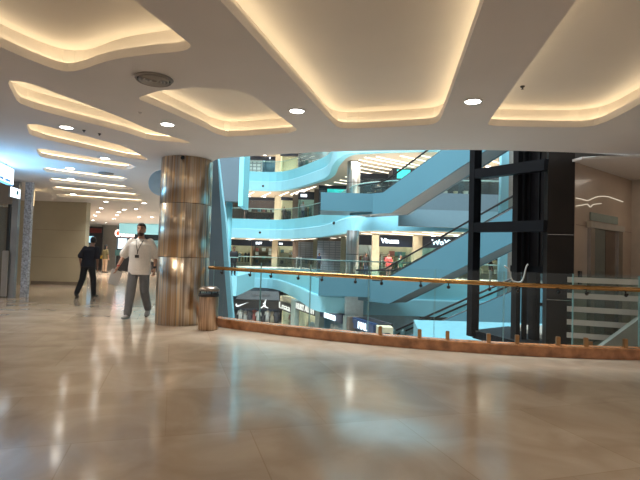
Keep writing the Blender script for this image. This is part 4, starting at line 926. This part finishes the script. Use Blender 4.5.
M_skin = mat('brown_skin', (.46, .255, .17), .5, var=.05); M_skin2 = mat('skin_dark', (.22, .115, .075), .5, var=.05)
M_hair = mat('black_hair', (.008, .007, .007), .5); M_beard = mat('beard_dark', (.085, .045, .03), .7); M_eye = mat('eye_dark', (.01, .008, .007), .25); M_lip = mat('lip', (.20, .075, .06), .5)
def person(label, loc, rz, H, J, skin, clothes, voxel=.011, face=True, hairlen=0, group=None, beard=False, dressed=None, extras=None, feature=True):
    """J: joints in metres for a 1.80 m figure facing -Y; L = the figure's own left (+X)"""
    s = H / 1.80; T = Matrix.Translation(loc) @ Matrix.Rotation(rz, 4, 'Z') @ Matrix.Scale(s, 4)
    root = thing('person', label, 'person', loc, group); V = lambda k: Vector(J[k])
    def fin(name, bm, m, lb=None, par=None):
        bmesh.ops.transform(bm, matrix=T, verts=bm.verts); return part(name, bm, m, par or root, lb)
    pel, che, nk, hd = V('pelvis'), V('chest'), V('neck'), V('head')
    lean = (che - pel); hx = Vector((math.cos(J.get('yaw', 0)), math.sin(J.get('yaw', 0)), 0)); hy = Vector((-hx.y, hx.x, 0))
    # body
    bm = BM(); X, Y = (1, 0, 0), (0, 1, 0)
    sp = lambda t_: pel.lerp(che, t_)
    loft(bm, [(pel - Vector((0, 0, .10)), .12, .09, X, Y), (pel, .165, .115, X, Y), (sp(.35), .14, .10, X, Y), (sp(.75), .16, .112, X, Y), (che + Vector((0, 0, .06)), .18, .115, X, Y), (nk - Vector((0, 0, .05)), .13, .085, X, Y), (nk, .065, .06, X, Y)])
    limb(bm, [nk - Vector((0, 0, .05)), nk + (hd - nk) * .5], [.062, .056])
    # head
    hr = [(-.118, .030, .040, -.035), (-.105, .046, .058, -.028), (-.07, .060, .078, -.012), (-.02, .070, .090, -.002), (.03, .075, .097, .004), (.07, .068, .09, .010), (.098, .048, .066, .012), (.112, .02, .028, .012)]
    loft(bm, [(hd + hy * oy + Vector((0, 0, z)), rx, ry, hx, hy) for z, rx, ry, oy in hr], 20)
    limb(bm, [hd - hy * .088 + Vector((0, 0, .012)), hd - hy * .112 + Vector((0, 0, -.032))], [.009, .017], 10)
    for sd in (-1, 1): ball(bm, hd + hx * sd * .074 + hy * .012 + Vector((0, 0, -.012)), (.011, .02, .032), 10)
    for S_ in 'LR':
        limb(bm, [V('sh' + S_) + (nk - V('sh' + S_)) * .08, V('el' + S_), V('wr' + S_)], [.047, .040, .027])
        limb(bm, [V('hip' + S_), V('kn' + S_), V('an' + S_)], [.088, .06, .04])
    body = remesh(bm, voxel)
    hb = BM()
    for S_, sg in (('L', 1), ('R', -1)):
        d = V('wr' + S_) - V('el' + S_); hand(hb, V('wr' + S_), J.get('hd' + S_, d), J.get('th' + S_, (-sg * .15, -1, 0)), J.get('cl' + S_, .35) * 1.0)
    joinbm(body, hb); B = fin('body', body, skin)
    # hair
    bm = BM()
    for z, rx, ry, oy in hr: pass
    hh = [(-.06, .066, .05, .045), (-.02, .0745, .075, .025), (.03, .081, .094, .014), (.07, .076, .1, .006), (.10, .060, .082, .004), (.123, .03, .04, .008)]
    if hairlen: hh = [(-.30 * hairlen, .075, .035, .075), (-.16, .085, .055, .06)] + hh
    loft(bm, [(hd + hy * oy + Vector((0, 0, z)), rx, ry, hx, hy) for z, rx, ry, oy in hh], 20)
    if not hairlen and face:
        for v in bm.verts:   # clear the face
            l = (v.co - hd); 
            if l.dot(hy) < -.02 and l.z < .055: v.co += hy * (.045 + .055 - min(.055, l.z) * .5)
    fin('hair', bm, M_hair)
    if feature:
        for sd in (-1, 1):
            bm = BM(); ball(bm, hd + hx * sd * .029 - hy * .083 + Vector((0, 0, .008)), (.0125, .008, .007), 10); fin('eye', bm, M_eye)
            bm = BM(); tube(bm, [hd + hx * sd * .012 - hy * .094 + Vector((0, 0, .026)), hd + hx * sd * .03 - hy * .093 + Vector((0, 0, .031)), hd + hx * sd * .047 - hy * .079 + Vector((0, 0, .026))], .0045, 6); fin('eyebrow', bm, M_hair)
        bm = BM(); tube(bm, [hd - hx * .022 - hy * .094 + Vector((0, 0, -.058)), hd - hy * .101 + Vector((0, 0, -.056)), hd + hx * .022 - hy * .094 + Vector((0, 0, -.058))], .006, 8); fin('mouth', bm, M_lip)
    if beard:
        bm = BM(); loft(bm, [(hd + hy * oy + Vector((0, 0, z)), rx, ry, hx, hy) for z, rx, ry, oy in ((-.128, .026, .036, -.040), (-.115, .049, .060, -.034), (-.09, .060, .072, -.026), (-.072, .065, .076, -.02), (-.066, .045, .06, -.016))], 18); fin('beard', bm, M_beard)
    # clothes
    c = clothes
    if 'shirt' in c:
        fit, hem, sl = c.get('fit', 1.15), c.get('hem', .12), c.get('sleeve', .85)
        bm = BM(); hemc = pel - Vector((0, 0, hem))
        loft(bm, [(hemc, .17 * fit, .125 * fit, X, Y), (pel, .172 * fit, .128 * fit, X, Y), (sp(.4), .162 * fit, .122 * fit, X, Y), (sp(.8), .175 * fit, .126 * fit, X, Y), (che + Vector((0, 0, .07)), .185 * fit, .12 * fit, X, Y), (nk - Vector((0, 0, .055)), .145, .088, X, Y), (nk - Vector((0, 0, .012)), .078, .070, X, Y)], 24)
        for S_ in 'LR':
            a_, b_, w_ = V('sh' + S_), V('el' + S_), V('wr' + S_)
            if sl <= 1: limb(bm, [a_ + (nk - a_) * .12 - Vector((0, 0, .01)), a_.lerp(b_, sl)], [.078, c.get('cuff', .074)])
            else: limb(bm, [a_, b_, b_.lerp(w_, sl - 1)], [.074, .058, .04])
        fin('shirt', remesh(bm, voxel * .95, 4), c['shirt'])
    if 'trousers' in c:
        bm = BM(); loft(bm, [(pel - Vector((0, 0, .12)), .155, .125, X, Y), (pel - Vector((0, 0, .02)), .172, .128, X, Y), (pel + Vector((0, 0, .05)), .160, .118, X, Y)])
        for S_ in 'LR':
            h_, k_, an_ = V('hip' + S_), V('kn' + S_), V('an' + S_); limb(bm, [h_, k_, an_ + Vector((0, 0, .0))], [.100, c.get('knee', .078), c.get('ankle', .066)])
        fin('trousers', remesh(bm, voxel * .95, 4), c['trousers'])
    for S_, sg in (('L', 1), ('R', -1)):
        an_ = V('an' + S_); fd = Vector(J.get('ft' + S_, (sg * .12, -1, 0))).normalized(); sx = Vector((-fd.y, fd.x, 0)).normalized(); uz = sx.cross(fd); uz = uz if uz.z > 0 else -uz
        g_ = an_ - uz * .058; bm = BM(); 
        loft(bm, [(g_ - fd * .075 + uz * .005, .026, .03, sx, uz), (g_ - fd * .055 + uz * .014, .036, .046, sx, uz), (g_ + uz * .016, .039, .052, sx, uz), (g_ + fd * .06, .044, .038, sx, uz), (g_ + fd * .12 - uz * .008, .048, .028, sx, uz), (g_ + fd * .165 - uz * .012, .040, .022, sx, uz), (g_ + fd * .185 - uz * .014, .018, .014, sx, uz)], 16)
        sh = fin('shoe', bm, c.get('shoes', M_black))
        bm = BM(); loft(bm, [(g_ - fd * .08 - uz * .026, .03, .008, sx, uz), (g_ + fd * .06 - uz * .028, .046, .008, sx, uz), (g_ + fd * .14 - uz * .030, .046, .008, sx, uz), (g_ + fd * .19 - uz * .028, .018, .006, sx, uz)], 12); fin('sole', bm, c.get('sole', M_seam), None, sh)
    if extras: extras(fin, V, root, T)
    return root, T
def stand(**kw):
    J = dict(pelvis=(0, 0, .96), chest=(0, -.005, 1.32), neck=(0, .0, 1.515), head=(0, -.015, 1.675), shL=(.185, 0, 1.445), shR=(-.185, 0, 1.445), elL=(.235, .02, 1.165), elR=(-.235, .02, 1.165), wrL=(.245, -.05, .92), wrR=(-.245, -.05, .92),
             hipL=(.09, 0, .93), hipR=(-.09, 0, .93), knL=(.10, -.015, .51), knR=(-.10, -.015, .51), anL=(.105, .02, .095), anR=(-.105, .02, .095)); J.update(kw); return J
M_tee = mat('white_tee', (.80, .76, .71), .85, var=.06, scale=40, bump=.1); M_slate = mat('slate_trousers', (.15, .155, .165), .8, var=.1, scale=14); M_gshoe = mat('grey_shoe', (.24, .23, .22), .6)
M_navy = mat('navy_black_cloth', (.010, .011, .020), .8, var=.2, scale=12); M_blk = mat('black_trousers', (.010, .010, .012), .8, var=.2)

# the man in the white T-shirt, walking to the viewer
g = Wz(137.3, 318, 0); Dm = g.y
Jm = stand(pelvis=(0, 0, .95), chest=(.012, -.01, 1.32), neck=(.015, -.02, 1.52), head=(.018, -.045, 1.68), shL=(.20, 0, 1.44), shR=(-.185, -.01, 1.44), elL=(.285, .06, 1.17), wrL=(.29, -.03, .94), elR=(-.30, .0, 1.18), wrR=(-.355, -.13, .97),
           hipL=(.09, .01, .93), hipR=(-.095, -.01, .93), knR=(-.11, -.10, .52), anR=(-.135, -.16, .10), knL=(.115, -.02, .52), anL=(.10, .30, .16), ftL=(.1, -1, -.45), ftR=(-.15, -1, .06),
           thR=(.4, -1, .2), thL=(-.2, -1, .1), hdR=(-.35, -.12, -1), clR=.6, clL=.45)
def man_extras(fin, V, root, T):
    n_ = V('neck'); bm = BM()
    tube(bm, catmull([n_ + Vector((-.055, .05, .0)), n_ + Vector((-.072, -.02, -.015)), n_ + Vector((-.05, -.125, -.11)), n_ + Vector((-.01, -.158, -.26)), n_ + Vector((-.012, -.16, -.31))], 5), .006, 6)
    tube(bm, catmull([n_ + Vector((.055, .05, .0)), n_ + Vector((.072, -.02, -.015)), n_ + Vector((.045, -.125, -.11)), n_ + Vector((-.005, -.158, -.26)), n_ + Vector((-.012, -.16, -.31))], 5), .006, 6)
    ly = fin('lanyard', bm, M_black)
    bm = BM(); box(bm, n_ + Vector((-.014, -.168, -.352)), (.075, .008, .055)); bmesh.ops.bevel(bm, geom=bm.edges[:], offset=.003, segments=1, affect='EDGES'); fin('badge', bm, M_seam, 'dark badge', ly)
    bm = BM(); w = V('wrR'); d = (w - V('elR')).normalized(); loft(bm, [(w - d * .035, .033, .03, (0, 1, 0), (1, 0, 0)), (w - d * .005, .033, .03, (0, 1, 0), (1, 0, 0))], 14); fin('wristband', bm, mat('red_band', (.45, .05, .04), .5), 'red wristband')
    bm = BM(); w = V('wrL'); d = (w - V('elL')).normalized(); loft(bm, [(w - d * .05, .034, .03, (0, 1, 0), (1, 0, 0)), (w - d * .015, .034, .03, (0, 1, 0), (1, 0, 0))], 14); fin('watch', bm, M_black)
man, Tm = person('person in a loose white T-shirt and grey trousers walking past the column with papers', (g.x, Dm, 0), 0.06, 1.86, Jm, M_skin, dict(shirt=M_tee, trousers=M_slate, fit=1.22, hem=.13, sleeve=.92, cuff=.088, shoes=M_gshoe, knee=.085, ankle=.07), .010, beard=True, extras=man_extras)
hp = Tm @ (Vector(Jm['wrR']) + Vector((-.035, -.02, -.12)))
bm = BM()
for k in range(3):
    m_ = Matrix.Translation(hp + Vector((-.0, -.012 + .008 * k, -.09))) @ Matrix.Rotation(.85 + .03 * k, 4, 'Z') @ Matrix.Rotation(.34 + .03 * k, 4, 'Y') @ Matrix.Rotation(-.15, 4, 'X')
    bmesh.ops.create_cube(bm, size=1, matrix=m_ @ Matrix.Diagonal((.21, .003, .29, 1)))
solo('paper', bm, mat('paper_sheet', (.50, .50, .50), .7), 'pale sheets of paper held in the hand of the person in white', 'paper', hp)

# the man in black, walking away
g = Wz(86.5, 297, 0)
Jb = stand(pelvis=(0, 0, .96), chest=(.05, -.02, 1.31), neck=(.075, -.03, 1.51), head=(.10, -.05, 1.665), shL=(.255, -.01, 1.43), shR=(-.125, .0, 1.43), elL=(.29, .03, 1.16), wrL=(.27, -.02, .93), elR=(-.21, .08, 1.17), wrR=(-.20, .02, .94),
           hipL=(.095, 0, .93), hipR=(-.09, 0, .93), knL=(.13, -.10, .53), anL=(.17, -.06, .10), knR=(-.13, .04, .52), anR=(-.22, .16, .12), ftR=(-.2, -1, -.25), ftL=(.3, -1, 0), yaw=.45)
Jb = {k: ((-v[0], v[1], v[2]) if isinstance(v, tuple) else v) for k, v in Jb.items()}
Jb2 = {}
for k, v in Jb.items():
    if k[-1] in 'LR' and k != 'yaw': Jb2[k[:-1] + ('R' if k[-1] == 'L' else 'L')] = v
    else: Jb2[k] = v
person('person in black seen from behind, walking away along the taupe wall', (g.x, g.y, 0), PI, 1.69, Jb2, M_skin2, dict(shirt=M_navy, trousers=M_blk, fit=1.2, hem=.06, sleeve=.85, cuff=.085, shoes=M_black, knee=.085, ankle=.072), .011)

# far woman in the corridor
g = Wz(104.5, 272.5, 0)
def bag(fin, V, root, T):
    bm = BM(); box(bm, (.27, .03, .98), (.1, .24, .2)); bmesh.ops.bevel(bm, geom=bm.edges[:], offset=.03, segments=2, affect='EDGES'); fin('bag', bm, mat('yellow_bag', (.52, .36, .05), .5), 'yellow shoulder bag')
person('small person with long dark hair, olive top and yellow bag in the corridor', (g.x, g.y, 0), 2.7, 1.66, stand(), M_skin, dict(shirt=mat('olive_top', (.13, .11, .05), .8), trousers=mat('beige_trousers', (.46, .32, .22), .8), hem=.1, sleeve=.9), .02, hairlen=1, extras=bag)
# people across the atrium
def far(label, px, D, z, H, rz, sh, tr, group=None, J=None):
    x = WX(px, D, z + .9); person(label, (x, D, z), rz, H, J or stand(), M_skin2, dict(shirt=sh, trousers=tr, sleeve=.9), .024, group=group, feature=False)
M_b1 = mat('cloth_black', (.012, .012, .015), .8); M_b2 = mat('cloth_dark_blue', (.03, .05, .09), .8); M_red = mat('cloth_red', (.42, .05, .05), .8); M_gr = mat('cloth_grey', (.22, .25, .25), .8)
far('dark-clothed person standing on the side gallery just beside the steel column', 233.6, 29.7, 0, 1.8, .5, M_b1, M_b1)
far('person in a black top and grey trousers seen through the lift frame', 490.5, 30.5, 0, 1.72, 1.3, M_b1, M_gr)
far('person in red in front of the signed yellow shop', 388.5, 33.6, 0, 1.72, 0, M_red, mat('cloth_brown', (.20, .08, .06), .8))
far('person in dark green beside the red-clothed person across the void', 400.5, 33.8, 0, 1.6, .4, mat('cloth_green', (.03, .09, .06), .8), M_b1)
far('person in black near the white shop behind the round column', 366, 35.0, 0, 1.7, .2, M_b1, M_b2)
far('person in dark blue by the wide pale shutter', 319, 41, 0, 1.65, .8, M_b2, M_b1)
far('person in dark clothes one level up in front of the cream shop', 284, 53.5, LV[1], 1.75, 0, M_b1, M_b1)
far('person in grey one level up in front of the green-tinted shop', 303, 47.5, LV[1], 1.7, .3, M_gr, M_b2)
far('person in black one level up between the column and escalator', 378, 34, LV[1], 1.75, .3, M_b1, M_b1)

# ------------------------------------------------------------------ light
def area(loc, sx, sy, power, col=(1, 1, 1), rot=(0, 0, 0), name='atrium_fill_lamp', spread=180):
    l = bpy.data.lights.new(name, 'AREA'); l.shape = 'RECTANGLE'; l.size = sx; l.size_y = sy; l.energy = power; l.color = col
    o = bpy.data.objects.new(name, l); COL.objects.link(o); o.location = loc; o.rotation_euler = rot; l.spread = math.radians(spread); return o
area((-4, 18, 26.2), 20, 12, 24500, (.86, .96, 1.))  # added overhead fill for the atrium; the roof has no skylight
for k, (y, xs) in {-1: (38, (-6, 2, 9)), 0: (52, (-6,)), 1: (53, (-7, 2)), 2: (53, (-6, 3))}.items():
    for x in xs: area((x, y, LV[k + 1] - 2.06), 6, 5, 950, (1, .93, .82), name='gallery_lamp', spread=100)
for k in (0, 1): 
    for x in (4.5, 10.5): area((x, 33, LV[k + 1] - 2.06), 5, 3.4, 700, (1, .93, .82), name='gallery_lamp', spread=100)
# shared glow of the hall lamps behind the viewpoint and of the corridor
area((-1.5, -4.2, CH - .03), 5, 3, 55, (1, .88, .74), name='hall_lamp')
area((-11, 27, CH - .03), 5, 10, 480, (1, .95, .88), name='corridor_lamp', spread=100)
area((6.3, 8.1, 2.94), 1.2, 0.8, 7, (1, .88, .74), name='lobby_fill')  # added fill that brightens the lift lobby, no fixture behind it
w = bpy.data.worlds.new('world'); sc.world = w; w.use_nodes = True
w.node_tree.nodes['Background'].inputs[0].default_value = (1, .93, .86, 1); w.node_tree.nodes['Background'].inputs[1].default_value = .5

# ------------------------------------------------------------------ camera
cam = bpy.data.cameras.new('camera'); cam.sensor_width = 36; cam.lens = 36 * FPX / 640; cam.clip_start = .05; cam.clip_end = 300
co = bpy.data.objects.new('camera', cam); COL.objects.link(co)
M = Matrix((( rt.x, up.x, -fw.x, 0), (rt.y, up.y, -fw.y, 0), (rt.z, up.z, -fw.z, CZ), (0, 0, 0, 1))); co.matrix_world = M
sc.camera = co
sc.cycles.transparent_max_bounces = 40; sc.cycles.max_bounces = 10; sc.cycles.diffuse_bounces = 5
vs = sc.view_settings; vs.view_transform = 'Standard'; vs.look = 'None'; vs.exposure = 0.0; vs.gamma = 1.0; vs.use_curve_mapping = False
